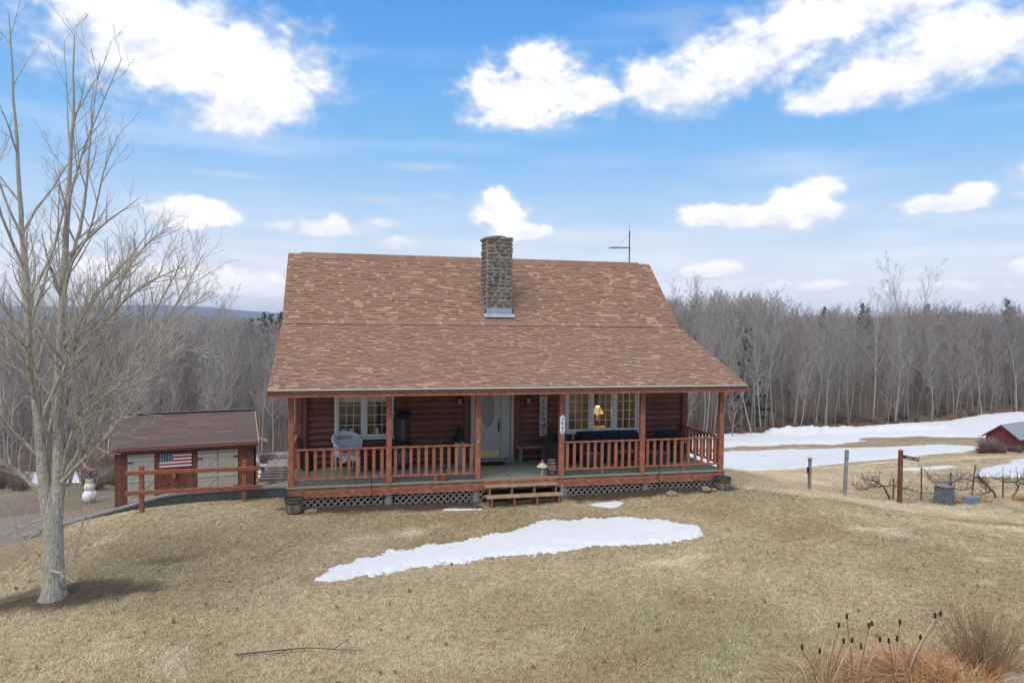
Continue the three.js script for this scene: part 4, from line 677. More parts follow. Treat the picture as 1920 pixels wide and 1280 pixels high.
{ // terracotta pot with a dark bird ornament on it
  const p = thing('flower_pot', 'small terracotta pot with a black finial at the porch edge', 'pot', [3.62, 0, -0.02]);
  part(p, 'pot', lathe([[0, 0], [0.07, 0], [0.09, 0.14], [0.115, 0.14], [0.115, 0.185], [0.09, 0.185], [0, 0.16]], 18), M.terracotta); part(p, 'finial', lathe([[0, 0.42], [0.04, 0.40], [0.058, 0.34], [0.035, 0.27], [0.05, 0.2], [0.05, 0.165], [0, 0.165]], 14), M.black);
}
one('garden_hook', 'thin black rod in front of the left railing', 'rod', tube([[0, 0, 0], [0, 0.6, 0], [0.0, 0.98, 0]], 0.008, 5), M.iron, [1.86, -0.6, 0.2]);
one('garden_hook', 'thin black rod in front of the right railing', 'rod', tube([[0, 0, 0], [0, 0.6, 0], [0.0, 1.35, 0]], 0.008, 5), M.iron, [9.3, -0.6, 0.2]);
// stones lying in the bed
for (const [x, z, s, f, label] of [[0.48, 0.5, 0.16, 0.4, 'pale flat stone beside the left barrel planter'], [9.4, 0.78, 0.17, 0.42, 'pale brown stone lying alone in the porch bed'], [10.52, 0.5, 0.17, 0.5, 'larger of two pale stones by the right barrel planter'], [10.74, 0.52, 0.1, 0.55, 'smaller of two pale stones by the right barrel planter']])
  one('garden_stone', label, 'stone', (() => { const g = rough(new THREE.IcosahedronGeometry(1, 3), 0.2, 1.3, x); g.scale(s, s * f, s * 0.75); return g; })(), M.rock, [x, groundY(x, z) + s * f * 0.5, z], x);
{ // antenna on the ridge
  const a = thing('roof_antenna', 'thin television antenna on a mast behind the roof ridge', 'antenna', [10.95, 5.9, -5.98], 0);
  part(a, 'mast', cyl(0.022, 0.02, 1.28, 0, 0.64, 0, 8), M.iron); part(a, 'boom', rod([-0.78, 0.66, 0.1], [0.02, 0.7, 0], 0.014, 6), M.iron);
  for (let i = 0; i < 8; i++) { const x = -0.74 + i * 0.1; part(a, 'element', rod([x, 0.665 + i * 0.004, -0.24 + 0.012 * i], [x, 0.665 + i * 0.004, 0.42 - 0.02 * i], 0.006, 4), M.iron); }
  part(a, 'whip', cyl(0.008, 0.005, 0.34, -0.02, 1.4, 0, 5), M.iron); part(a, 'stay', rod([0, 1.18, 0], [-0.5, 0.68, 0.05], 0.004, 4), M.iron);
}
// rooms behind the windows
{
  const l = thing('table_lamp', 'lit table lamp with cream shade inside the triple window', 'lamp', [8.75, 0, -3.0]);
  part(l, 'stand', merge([cyl(0.12, 0.1, 0.02, 0, 0.81, 0, 16), lathe([[0.03, 0.82], [0.07, 0.9], [0.03, 1.02], [0.02, 1.2]], 14), cyl(0.28, 0.28, 0.03, 0, 0.785, 0, 20), cyl(0.04, 0.04, 0.72, 0, 0.41, 0, 10)]), mat([0.10, 0.06, 0.04], 0.5));
  const sh = mat([0.9, 0.75, 0.5], 0.9); sh.emissive.setRGB(1.0, 0.66, 0.30); sh.emissiveIntensity = 0.5; sh.side = THREE.DoubleSide;
  part(l, 'lamp_shade', lathe([[0.19, 1.2], [0.085, 1.37], [0.065, 1.42]], 24), sh);
  const p = new THREE.PointLight(new THREE.Color(1, 0.72, 0.42), 1.1); p.position.set(0, 1.27, 0); p.castShadow = true; p.shadow.radius = 3; l.add(p);
  const h = thing('hanging_lamp', 'dim amber hanging lamp deeper inside the triple window', 'lamp', [9.72, 0, -4.3]);
  part(h, 'cord', cyl(0.006, 0.006, 0.52, 0, 2.16, 0, 5), M.black);
  const s2 = mat([0.8, 0.55, 0.25], 0.8); s2.emissive.setRGB(1.0, 0.55, 0.18); s2.emissiveIntensity = 0.45; s2.side = THREE.DoubleSide;
  part(h, 'lamp_shade', lathe([[0.3, 1.74], [0.24, 1.88], [0.05, 1.92]], 24), s2);
  const q = new THREE.PointLight(new THREE.Color(1, 0.66, 0.34), 1.1); q.position.set(0, 1.7, 0); q.castShadow = true; q.shadow.radius = 3; h.add(q);
  const q2 = new THREE.PointLight(new THREE.Color(1, 0.8, 0.6), 1.3);
  const c = thing('ceiling_lamp', 'frosted ceiling lamp in the left room', 'lamp', [1.9, 2.42, -3.9]); const fr = mat([0.8, 0.78, 0.7], 0.6); fr.emissive.setRGB(1, 0.85, 0.6); fr.emissiveIntensity = 0.6; part(c, 'lamp_globe', lathe([[0, -0.12], [0.1, -0.1], [0.16, -0.02], [0.16, 0]], 20), fr); part(c, 'ring', cyl(0.17, 0.17, 0.02, 0, 0.005, 0, 20), M.white); q2.position.set(0, -0.2, 0); q2.castShadow = true; q2.shadow.radius = 4; c.add(q2);
  // dark dining chairs and table
  const dk = mat([0.035, 0.025, 0.02], 0.5);
  const mk = (x, z, t, label) => { const d = thing('dining_chair', label, 'chair', [x, 0.055, z], t, 'dining chairs inside the house'); part(d, 'seat', rbox(0.42, 0.04, 0.42, 0.01, 0, 0.45, 0), dk); for (const sx of [-1, 1]) { part(d, 'leg', cyl(0.02, 0.02, 0.45, sx * 0.18, 0.225, 0.18, 6), dk); part(d, 'back_post', cyl(0.02, 0.02, 1.0, sx * 0.19, 0.5, -0.19, 6), dk); } for (let i = 0; i < 4; i++) part(d, 'spindle', cyl(0.012, 0.012, 0.42, -0.12 + i * 0.08, 0.7, -0.19, 5), dk); part(d, 'top_rail', rbox(0.44, 0.1, 0.03, 0.01, 0, 0.95, -0.19), dk); };
  mk(7.9, -3.5, 3.1, 'dark spindle chair inside the triple window, leftmost of its three'); mk(9.3, -3.6, 3.2, 'dark spindle chair inside the triple window, rightmost of its three'); mk(8.3, -4.4, 0.2, 'dark spindle chair inside the triple window, farthest from the glass'); mk(1.4, -3.3, 3.1, 'dark spindle chair inside the left window, nearer its left frame'); mk(2.1, -3.4, 3.2, 'dark spindle chair inside the left window, nearer the patio stove');
  one('cupboard', 'tall dark cupboard seen through the triple window', 'cupboard', merge([rbox(0.5, 1.95, 0.4, 0.01, 0, 0.98, 0), rbox(0.56, 0.06, 0.45, 0.01, 0, 1.98, 0)]), dk, [8.1, 0.06, -3.9]);
  one('clock_case', 'tall dark clock case seen through the left window', 'clock', merge([rbox(0.26, 1.6, 0.22, 0.01, 0, 0.8, 0), rbox(0.34, 0.32, 0.28, 0.02, 0, 1.7, 0)]), dk, [2.28, 0.06, -3.2]);
  // lace valance: a waved strip with a scalloped hem
  const n = 90, pos = [], idx = []; for (let i = 0; i <= n; i++) { const x = lerp(1.0, 2.52, i / n), z = WALL - 0.12 + 0.018 * Math.sin(i * 1.3), b = 1.7 + 0.03 * Math.abs(Math.sin(i * 0.32)); pos.push(x, 2.05, z, x, b, z + 0.01); if (i < n) { const o = i * 2; idx.push(o, o + 1, o + 2, o + 2, o + 1, o + 3); } }
  const g = new THREE.BufferGeometry(); g.setAttribute('position', new THREE.Float32BufferAttribute(pos, 3)); g.setIndex(idx); g.computeVertexNormals();
  one('valance', 'cream lace valance across the top of the left window', 'curtain', g, phys([0.62, 0.58, 0.48], { transmission: 0.35, thickness: 0, roughness: 1, side: THREE.DoubleSide }));
  const cups = [['white jug on the left window sill, leftmost of three', 1.2], ['white jug on the left window sill, middle of three', 1.42], ['white jug on the left window sill, rightmost of three', 2.12]];
  for (const [label, x] of cups) one('jug', label, 'jug', lathe([[0, 0], [0.05, 0], [0.06, 0.06], [0.045, 0.13], [0.055, 0.17]], 16), mat([0.7, 0.7, 0.68], 0.4), [x, 0.815, WALL - 0.2]);
  one('window_shelf', 'narrow wooden shelf behind the left window', 'shelf', rbox(1.5, 0.03, 0.2, 0.005), M.pine, [1.75, 0.797, WALL - 0.2]);
}

// ---------------------------------------------------------------- trees
class Limbs {                                   // collects tapered round limbs into one geometry
  constructor() { this.p = []; this.n = []; this.uv = []; this.i = []; }
  add(pts, rad, sides) {
    const start = this.p.length / 3, d = new THREE.Vector3(), a = new THREE.Vector3(), b = new THREE.Vector3(); let v = 0;
    for (let q = 0; q < pts.length; q++) {
      d.subVectors(pts[Math.min(q + 1, pts.length - 1)], pts[Math.max(q - 1, 0)]).normalize();
      if (q === 0) { a.set(Math.abs(d.y) > 0.9 ? 1 : 0, Math.abs(d.y) > 0.9 ? 0 : 1, 0).cross(d).normalize(); } else { a.addScaledVector(d, -a.dot(d)).normalize(); v += pts[q].distanceTo(pts[q - 1]); }
      b.crossVectors(d, a);
      for (let k2 = 0; k2 <= sides; k2++) { const t = k2 / sides * 6.2832, c = Math.cos(t), s = Math.sin(t), nx = a.x * c + b.x * s, ny = a.y * c + b.y * s, nz = a.z * c + b.z * s; this.p.push(pts[q].x + nx * rad[q], pts[q].y + ny * rad[q], pts[q].z + nz * rad[q]); this.n.push(nx, ny, nz); this.uv.push(k2 / sides * Math.max(0.06, rad[0] * 6.28), v); }
    }
    for (let q = 0; q < pts.length - 1; q++) for (let k2 = 0; k2 < sides; k2++) { const o = start + q * (sides + 1) + k2; this.i.push(o, o + 1, o + sides + 1, o + 1, o + sides + 2, o + sides + 1); }
  }
  geo() { const g = new THREE.BufferGeometry(); g.setAttribute('position', new THREE.Float32BufferAttribute(this.p, 3)); g.setAttribute('normal', new THREE.Float32BufferAttribute(this.n, 3)); g.setAttribute('uv', new THREE.Float32BufferAttribute(this.uv, 2)); g.setIndex(this.i); return g; }
}
const V3 = (x, y, z) => new THREE.Vector3(x, y, z);
function grow(out, r, start, dir, len, rad, level, P) {
  const n = P.steps[level], pts = [start.clone()], rr = [rad], d = dir.clone(), seg = len / n;
  for (let i = 1; i <= n; i++) { d.x += (r() - 0.5) * P.bend[level]; d.y += (r() - 0.5) * P.bend[level] + P.up[level]; d.z += (r() - 0.5) * P.bend[level]; d.normalize(); pts.push(pts[i - 1].clone().addScaledVector(d, seg)); rr.push(Math.max(P.min, rad * (1 - 0.82 * i / n))); }
  out(level).add(pts, rr, P.sides[level]);
  sprout(out, r, pts, rr, len, level, P, 0.18);
}
function sprout(out, r, pts, rr, len, level, P, from) {
  if (level + 1 >= P.steps.length) return;
  const c = P.kids[level], n = pts.length - 1; let az = r() * 6.28;
  const count = Math.round(c * (0.8 + 0.4 * r()));
  for (let q = 0; q < count; q++) {
    const t = from + (1 - from) * (q + r()) / count, f = t * n, i = Math.min(n - 1, Math.floor(f)), s = pts[i].clone().lerp(pts[i + 1], f - i), along = pts[i + 1].clone().sub(pts[i]).normalize();
    az += 2.4 + (r() - 0.5) * 1.2; const u = Math.abs(along.y) > 0.95 ? V3(1, 0, 0) : V3(0, 1, 0).cross(along).normalize(), w = V3(0, 0, 0).crossVectors(along, u), ang = P.angle[level] * (0.75 + 0.5 * r());
    const dir = along.clone().multiplyScalar(Math.cos(ang)).addScaledVector(u, Math.sin(ang) * Math.cos(az)).addScaledVector(w, Math.sin(ang) * Math.sin(az)); dir.y += P.lift[level]; dir.normalize();
    const l = len * P.ratio[level] * (0.55 + 0.75 * r()) * (1 - 0.5 * t), ra = Math.max(P.min, lerp(rr[i], rr[i + 1], f - i) * 0.62);
    if (l > P.shortest) grow(out, r, s, dir, l, ra, level + 1, P);
  }
}
const bark = mat([0.58, 0.54, 0.475], 0.95, { map: rep(T.bark, 2.2, 0.8), bumpMap: rep(T.fine, 2, 1), bumpScale: 0.006 });
const barkTwig = mat([0.50, 0.435, 0.395], 0.9), barkGrey = mat([0.29, 0.275, 0.25], 0.95), barkPale = mat([0.36, 0.345, 0.32], 0.95), barkBrown = mat([0.25, 0.215, 0.19], 0.95), twigGrey = mat([0.37, 0.35, 0.32], 0.95), twigRed = mat([0.34, 0.30, 0.268], 0.95);
// the bare maple on the lawn: stems and main limbs as they stand, the smaller wood grown from them
{
  const s = 12 / 1341, at = (px, py, dz) => V3((px - 100) * s, (1124 - py) * s, dz);
  const tree = thing('maple_tree', 'bare grey-barked maple with twin stems at the left of the lawn', 'tree', [TREE_AT[0], groundY(...TREE_AT) - 0.03, TREE_AT[1]], -0.2337);
  const main = [
    [[[100, 1126, 0, 0.25], [100, 1112, 0, 0.19], [100, 1070, 0, 0.16], [99, 1000, 0, 0.152], [98, 965, 0, 0.138], [97, 935, 0, 0.105], [96, 905, 0, 0.03]], 0],
    [[[97, 1020, 0.01, 0.10], [91, 950, 0.02, 0.115], [85, 890, 0.05, 0.108], [80, 800, 0.08, 0.097], [70, 700, 0.1, 0.088], [62, 600, 0.1, 0.078], [55, 500, 0.08, 0.064], [47, 400, 0.05, 0.05], [40, 260, 0.05, 0.033], [30, 130, 0.02, 0.019], [24, 40, 0, 0.009]], 9],
    [[[101, 1020, -0.01, 0.11], [105, 945, -0.02, 0.125], [107, 860, -0.05, 0.115], [107, 760, -0.06, 0.105], [110, 660, -0.06, 0.096], [118, 560, -0.05, 0.084], [126, 450, 0, 0.064], [138, 330, 0.05, 0.043], [146, 200, 0.06, 0.026], [150, 80, 0.08, 0.010]], 10],
    [[[118, 560, -0.05, 0.05], [132, 480, -0.1, 0.044], [146, 400, -0.2, 0.036], [156, 250, -0.26, 0.021], [172, 115, -0.3, 0.008]], 7],
    [[[124, 470, 0, 0.04], [140, 420, 0.2, 0.034], [175, 320, 0.34, 0.024], [212, 240, 0.42, 0.015], [262, 140, 0.5, 0.007]], 8],
    [[[112, 620, -0.05, 0.045], [140, 520, 0.15, 0.036], [190, 440, 0.3, 0.026], [225, 330, 0.4, 0.016], [250, 270, 0.42, 0.007]], 8],
    [[[66, 560, 0.1, 0.04], [84, 480, -0.2, 0.032], [108, 330, -0.36, 0.022], [102, 200, -0.42, 0.014], [94, 68, -0.45, 0.006]], 8],
    [[[60, 470, 0.08, 0.035], [38, 390, 0.26, 0.026], [14, 280, 0.4, 0.018], [5, 150, 0.46, 0.01], [8, 60, 0.5, 0.005]], 7],
    [[[118, 905, 0, 0.075], [150, 850, 0.05, 0.062], [205, 770, 0.12, 0.05], [265, 690, 0.16, 0.037], [330, 590, 0.2, 0.023], [392, 480, 0.24, 0.009]], 13],
    [[[112, 850, -0.1, 0.062], [140, 780, -0.4, 0.052], [180, 690, -0.7, 0.042], [235, 590, -0.95, 0.028], [290, 470, -1.1, 0.012]], 11],
    [[[108, 770, 0, 0.05], [150, 690, 0.3, 0.044], [225, 610, 0.5, 0.034], [300, 545, 0.66, 0.022], [385, 505, 0.75, 0.008]], 12],
    [[[110, 690, 0, 0.045], [142, 620, -0.25, 0.037], [200, 530, -0.42, 0.028], [240, 460, -0.52, 0.018], [285, 420, -0.6, 0.008]], 10],
    [[[124, 890, 0.1, 0.045], [170, 800, 0.45, 0.037], [240, 740, 0.8, 0.028], [330, 680, 1.0, 0.018], [405, 640, 1.1, 0.008]], 12],
    [[[122, 930, -0.05, 0.045], [140, 800, -0.3, 0.04], [150, 700, -0.5, 0.034], [172, 600, -0.7, 0.026], [185, 480, -0.8, 0.012]], 10],
    [[[126, 900, 0.1, 0.05], [190, 850, 0.5, 0.042], [255, 800, 0.8, 0.032], [320, 720, 1.0, 0.02], [372, 640, 1.1, 0.008]], 11],
    [[[120, 850, -0.05, 0.05], [165, 760, -0.2, 0.042], [225, 680, -0.35, 0.032], [300, 600, -0.5, 0.02], [362, 545, -0.6, 0.008]], 12],
    [[[116, 800, 0.1, 0.045], [160, 720, 0.6, 0.037], [200, 640, 0.9, 0.028], [250, 560, 1.1, 0.018], [310, 500, 1.2, 0.008]], 11],
    [[[84, 930, 0.05, 0.062], [50, 885, 0.15, 0.055], [0, 845, 0.3, 0.044], [-60, 770, 0.4, 0.03], [-120, 680, 0.5, 0.012]], 10],
    [[[82, 860, 0.05, 0.05], [40, 790, 0.35, 0.042], [-10, 710, 0.6, 0.032], [-60, 600, 0.75, 0.016]], 9],
    [[[75, 760, 0, 0.05], [45, 700, -0.4, 0.042], [5, 620, -0.7, 0.032], [-30, 500, -0.9, 0.016]], 9],
    [[[68, 660, 0.1, 0.045], [36, 590, 0.2, 0.036], [6, 545, 0.3, 0.028], [-40, 440, 0.4, 0.013]], 9],
    [[[84, 820, -0.1, 0.05], [60, 700, -0.8, 0.042], [40, 560, -1.1, 0.03], [20, 430, -1.3, 0.014]], 9],
    [[[98, 820, 0.1, 0.05], [120, 700, 0.8, 0.042], [150, 580, 1.2, 0.028], [160, 460, 1.4, 0.012]], 9],
    [[[108, 1064, 0.16, 0.02], [135, 1062, 0.28, 0.018], [165, 1030, 0.36, 0.015], [185, 960, 0.42, 0.012], [215, 880, 0.46, 0.006]], 6],
    [[[96, 1066, 0.14, 0.016], [70, 1030, 0.25, 0.014], [45, 960, 0.3, 0.011], [15, 900, 0.36, 0.006]], 5],
    [[[105, 1068, 0.15, 0.014], [140, 1060, 0.4, 0.012], [175, 1070, 0.55, 0.005]], 4],
    [[[88, 970, 0.1, 0.02], [50, 985, 0.3, 0.017], [10, 1010, 0.4, 0.012], [-30, 1008, 0.5, 0.006]], 4],
  ];
  const r = rngOf(112), trunk = new Limbs(), limbs = new Limbs(), twigs = new Limbs();
  const P = { steps: [6, 5, 4, 3], bend: [0.1, 0.24, 0.36, 0.5], up: [0.05, 0.055, 0.05, 0.03], kids: [0, 5, 3, 0], angle: [0.7, 0.68, 0.72, 0.7], lift: [0.22, 0.2, 0.18, 0], ratio: [0.5, 0.5, 0.46, 0.4], sides: [8, 5, 4, 3], min: 0.0027, shortest: 0.09 };
  const out = (level) => (level <= 1 ? limbs : twigs);
  main.forEach(([pl, kids], q) => {
    const crv = new THREE.CatmullRomCurve3(pl.map(([x, y, z]) => at(x, y, z))), n = pl.length * 3, pts = crv.getPoints(n), thin = q < 3 ? 1 - 0.3 * (q > 0) : 0.68, rr = pts.map((_, i) => { const f = i / n * (pl.length - 1), a = Math.min(pl.length - 2, Math.floor(f)); return lerp(pl[a][3], pl[a + 1][3], f - a) * (q && q < 3 ? lerp(1, 0.72, Math.min(1, 3 * i / n)) : thin) * (1 + 0.06 * noise2(i * 0.9, q * 7.1)); });
    if (q) for (let i = 1; i < pts.length - 1; i++) { pts[i].x += 0.025 * noise2(i * 0.6, q * 3.3); pts[i].z += 0.025 * noise2(i * 0.6, q * 5.7 + 9); }
    (q < 3 ? trunk : limbs).add(pts, rr, q < 3 ? 14 : 8);
    if (kids) { const L = crv.getLength(); sprout(out, r, pts, rr, L * 0.62, 0, { ...P, kids: [kids * (q < 8 ? 1.2 : 3.0), q < 8 ? 4 : 6, 4, 0] }, q < 4 ? 0.25 : 0.2); }
  });
  part(tree, 'trunk', trunk.geo(), bark); part(tree, 'branches', limbs.geo(), bark); part(tree, 'twigs', twigs.geo(), barkTwig);
  console.log('maple tris', (trunk.i.length + limbs.i.length + twigs.i.length) / 3);
}
// woodland trees: a few grown shapes, set out one by one along the wood's edge
function woodTree(seed, h, slim, dense, bare, twiggy = 1, min = 0.0095) {
  const r = rngOf(seed), trunk = new Limbs(), crown = new Limbs(), pts = [V3(0, -0.4, 0)], rr = [h * 0.0074 * slim], n = 10, d = V3((r() - 0.5) * 0.08, 1, (r() - 0.5) * 0.08);
  for (let i = 1; i <= n; i++) { d.x += (r() - 0.5) * 0.2; d.z += (r() - 0.5) * 0.2; d.y += 0.06; d.normalize(); pts.push(pts[i - 1].clone().addScaledVector(d, h / n)); rr.push(Math.max(0.012, rr[0] * (1 - 0.9 * Math.pow(i / n, 1.15)))); }
  trunk.add(pts, rr, 6);
  const P = { steps: [10, 4, 3, 2], bend: [0.1, 0.2, 0.32, 0.45], up: [0, 0.11, 0.07, 0.05], kids: [24 * dense, 6, 5 * twiggy, 0], angle: [0.78, 0.62, 0.66, 0.7], lift: [0.3, 0.22, 0.18, 0.1], ratio: [0.26, 0.46, 0.5, 0.4], sides: [6, 4, 3, 3], min, shortest: 0.16 };
  sprout(() => crown, r, pts, rr, h, 0, P, bare);
  return [trunk.geo(), crown.geo()];
}
function pineTree(seed, h, spread, bare) {
  const r = rngOf(seed), trunk = new Limbs(), pos = [], wood = new Limbs();
  trunk.add([V3(0, -0.3, 0), V3(0.05, h * 0.5, 0), V3(0, h, 0)], [h * 0.011, h * 0.007, 0.015], 6);
  for (let q = 0; q < h * 5.2; q++) {
    const t = bare + (1 - bare) * Math.pow(q / (h * 5.2), 0.9), y = t * h, L = spread * h * (1 - t) * (0.55 + 0.7 * r()) + 0.25, a = r() * 6.28, dr = V3(Math.cos(a), -0.05 + 0.35 * t + 0.15 * r(), Math.sin(a)).normalize(), s = V3(0, y, 0), e = s.clone().addScaledVector(dr, L);
    wood.add([s, e], [0.02, 0.008], 3);
    const m = Math.max(3, Math.round(L * 6));
    for (let i = 0; i < m; i++) { const c = s.clone().lerp(e, 0.3 + 0.75 * (i + r()) / m), w = 0.16 + 0.16 * r(); c.x += (r() - 0.5) * 0.35; c.y += (r() - 0.5) * 0.16; c.z += (r() - 0.5) * 0.35; for (let k2 = 0; k2 < 5; k2++) { const u = V3(r() - 0.5, r() * 0.6, r() - 0.5).normalize().multiplyScalar(w * 1.5), p = V3(r() - 0.5, r() - 0.5, r() - 0.5).normalize().multiplyScalar(w * 0.3); pos.push(c.x - p.x, c.y - p.y, c.z - p.z, c.x + p.x, c.y + p.y, c.z + p.z, c.x + u.x, c.y + u.y, c.z + u.z); } }
  }
  const g = new THREE.BufferGeometry(); g.setAttribute('position', new THREE.Float32BufferAttribute(pos, 3)); g.computeVertexNormals();
  return [trunk.geo(), g, wood.geo()];
}
{
  const kinds = [[1, 17, 1, 1, 0.3], [2, 19, 0.85, 0.9, 0.35], [3, 15, 1.05, 1.1, 0.22], [4, 18, 0.75, 0.8, 0.42], [5, 13, 1.1, 1.2, 0.15], [6, 16, 0.9, 1, 0.28]].map((a) => woodTree(...a));
  const barks = [barkGrey, barkPale, barkBrown, barkGrey, barkBrown, barkPale];
  console.log('wood tree tris', kinds.map((g) => (g[0].index.count + g[1].index.count) / 3).join(' '));
  const edgeR = EDGE_R;
  const along = (line, t) => { const f = t * (line.length - 1), i = Math.min(line.length - 2, Math.floor(f)); return [lerp(line[i][0], line[i + 1][0], f - i), lerp(line[i][1], line[i + 1][1], f - i)]; };
  const r = rngOf(44), protos = kinds.map(([tg, cg], q) => { const o = new THREE.Group(); part(o, 'trunk', tg, barks[q]); part(o, 'branches', cg, q === 2 || q === 4 ? twigRed : twigGrey); return o; });
  const pxOf = (x, z) => { const dx = x - 1.159, dz = z - 17.524, c = Math.cos(-0.2337), s = Math.sin(-0.2337); return 960 + 1341 * (c * dx - s * dz) / (-s * dx - c * dz); };
  const put = (q, x, z, sc, label, group, lean = 0) => { const at = pxOf(x, z); if (at > 555 && at < 1225) return { userData: {} }; const o = protos[q].clone(); o.name = numbered('bare_tree'); o.position.set(x, groundY(x, z), z); o.rotation.set(lean * 0.5, r() * 6.28, lean); o.scale.set(sc * (0.9 + 0.2 * r()), sc, sc * (0.9 + 0.2 * r())); o.userData = { label, category: 'tree', group }; scene.add(o); return o; };
  // right-hand edge of the wood, tallest behind the porch
  for (let i = 0; i < 96; i++) {
    const t = (i + r()) / 96, [x, z] = along(edgeR, t), back = Math.pow(r(), 1.6) * 14, tall = lerp(0.94, 0.8, sstep(0.25, 0.6, t)) * (t > 0.62 && t < 0.78 && r() < 0.4 ? 1.3 : 1);
    put(Math.floor(r() * 6), x + back * 0.45 + (r() - 0.5) * 2, z - back, tall * (0.8 + 0.32 * r()), 'bare grey tree among many along the edge of the wood beyond the snowy field', 'bare trees along the wood beyond the snowy field');
  }
  put(1, 48.6, -58.3, 0.72, 'slender pale tree leaning over the snow at the wood edge', undefined, -0.16).userData.group = undefined;
  put(3, 41.0, -55.2, 0.9, 'pale slim tree standing nearest the snow behind the right porch post', undefined, -0.03);
  put(4, 45.2, -56.8, 0.62, 'small many-branched tree standing out before the wood edge', undefined);
  for (const [x, z, sc, w] of [[93, -84, 1.32, 'left'], [97, -86, 1.26, 'right']]) put(1, x, z, sc, `tall bare tree rising above the wood, ${w} one of the tallest pair`, 'two tall bare trees above the wood');
  // left-hand wood behind the shed
  const edgeL = EDGE_L;
  for (let i = 0; i < 54; i++) { const [x, z] = along(edgeL, (i + r()) / 54), back = Math.pow(r(), 1.3) * 16; put(Math.floor(r() * 6), x + (r() - 0.5) * 2, z - back, 0.48 + 0.24 * r(), 'bare grey tree among many in the wood behind the left shed', 'bare trees in the wood behind the shed'); }
  // evergreens
  const pk = [pineTree(1, 15, 0.2, 0.3), pineTree(2, 13, 0.26, 0.12), pineTree(3, 17, 0.17, 0.45)], needles = mat([0.055, 0.085, 0.050], 0.9, { side: THREE.DoubleSide }), needles2 = mat([0.045, 0.066, 0.034], 0.9, { side: THREE.DoubleSide });
  const pp = pk.map(([tg, ng, wg], q) => { const o = new THREE.Group(); part(o, 'trunk', tg, barkBrown); part(o, 'limbs', wg, barkBrown); part(o, 'needles', ng, q === 1 ? needles2 : needles); return o; });
  const pine = (q, x, z, sc, label, group) => { const o = pp[q].clone(); o.name = numbered('pine_tree'); o.position.set(x, groundY(x, z), z); o.rotation.y = r() * 6.28; o.scale.set(sc, sc, sc); o.userData = { label, category: 'tree' }; if (group) o.userData.group = group; scene.add(o); };
  const ORD = ['first', 'second', 'third', 'fourth', 'fifth', 'sixth', 'seventh', 'eighth', 'ninth'];
  pine(1, 54.6, -69, 1.05, 'dark hemlock standing among bare trunks at the wood edge'); pine(0, 36.5, -59, 1.16, 'green pine rising just right of the house roof');
  let nth = 0; for (const [px, d, top] of [[440, 130, 604], [455, 140, 606], [470, 118, 597], [492, 105, 588], [505, 100, 590], [524, 104, 586]]) { const [x, z] = atPx(px, d), gy = groundY(x, z), y = topY(px, top, d); pine(px % 3 === 0 ? 1 : 0, x, z, (y - gy) / (px % 3 === 0 ? 13 : 15), `dark pine above the wood left of the house, ${ORD[nth++]} of six from the left`, 'dark pines left of the house'); }
  nth = 0; for (const [px, d, top] of [[1546, 150, 576], [1616, 142, 570], [1628, 150, 577], [1737, 140, 571], [1889, 142, 562]]) { const [x, z] = atPx(px, d), gy = groundY(x, z), y = topY(px, top, d), q = px % 2 ? 0 : 2; pine(q, x, z, (y - gy) / (q ? 17 : 15), `distant pine showing above the right-hand wood, ${ORD[nth++]} of five from the left`, 'pines above the right-hand wood'); }
  function atPx(px, d) { const c = Math.cos(-0.2337), s = Math.sin(-0.2337), l = (px - 960) / 1341 * d; return [1.159 + c * l - s * -d * -1, 17.524 + (-s * l) - c * d]; }
  function topY(px, py, d) { const hor = 604 + (px - 960) * 0.0107 + 0; return 3.941 + (hor - py) / 1341 * d; }
  // deep wood behind: one mass
  const mass = [[11, 17, 0.7, 1.1, 0.3, 1.9, 0.013], [12, 19, 0.6, 1.0, 0.35, 1.9, 0.013], [13, 15, 0.75, 1.2, 0.2, 1.9, 0.013], [14, 18, 0.6, 1, 0.38, 1.9, 0.013], [15, 13, 0.8, 1.3, 0.15, 1.9, 0.013], [16, 16, 0.7, 1.1, 0.26, 1.9, 0.013]].map((a) => woodTree(...a));
  const spots = mass.map(() => []), dummy = new THREE.Object3D();
  let tries = 0;
  const rows = [];
  for (let i = 0; i < 4000; i++) {
    const px = -140 + 2240 * r(), d = 46 + 136 * Math.pow(r(), 0.8), [x, z] = atPx(px, d); tries++;
    const right = px > 960, lim = edgeZ(x) - (right ? 3 : 1.5);
    if (z > lim) continue;
    rows.push([x, z, d, px, right]);
  }
  for (const [x, z, d, px, right] of rows) {
    const gy = groundY(x, z), want = right ? (px < 1450 ? 12.5 + 0.0 * d : 0) : 0;
    const topPx = px > 520 && px < 1225 ? 612 : right ? (px < 1480 ? 560 : 583) : 612 - 8 * sstep(420, 0, px), full = topY(px, topPx + (r() - 0.3) * 22 + 16 * noise2(px * 0.011, 3.3), d) - gy, q = Math.floor(r() * 6), hh = [17, 19, 15, 18, 13, 16][q];
    dummy.position.set(x, gy, z); dummy.rotation.set(0, r() * 6.28, 0); const sc = clamp(full / hh, 0.5, 1.35) * (r() < 0.28 ? 0.3 + 0.35 * r() : 0.8 + 0.22 * r()); dummy.scale.set(sc, sc, sc); dummy.updateMatrix(); spots[q].push([dummy.matrix.clone(), 0.8 + 0.4 * r()]);
  }
  mass.forEach(([tg, cg], q) => { for (const [g, m, nm] of [[tg, barks[q], 'wood_trunks'], [cg, q % 2 ? twigGrey : twigRed, 'wood_branches']]) { const im = new THREE.InstancedMesh(g, m, spots[q].length); spots[q].forEach(([mm, f], i) => { im.setMatrixAt(i, mm); im.setColorAt(i, new THREE.Color(f, f * (0.97 + 0.05 * Math.sin(i)), f)); }); im.name = numbered(nm); im.userData.kind = 'stuff'; lit(im); scene.add(im); } });
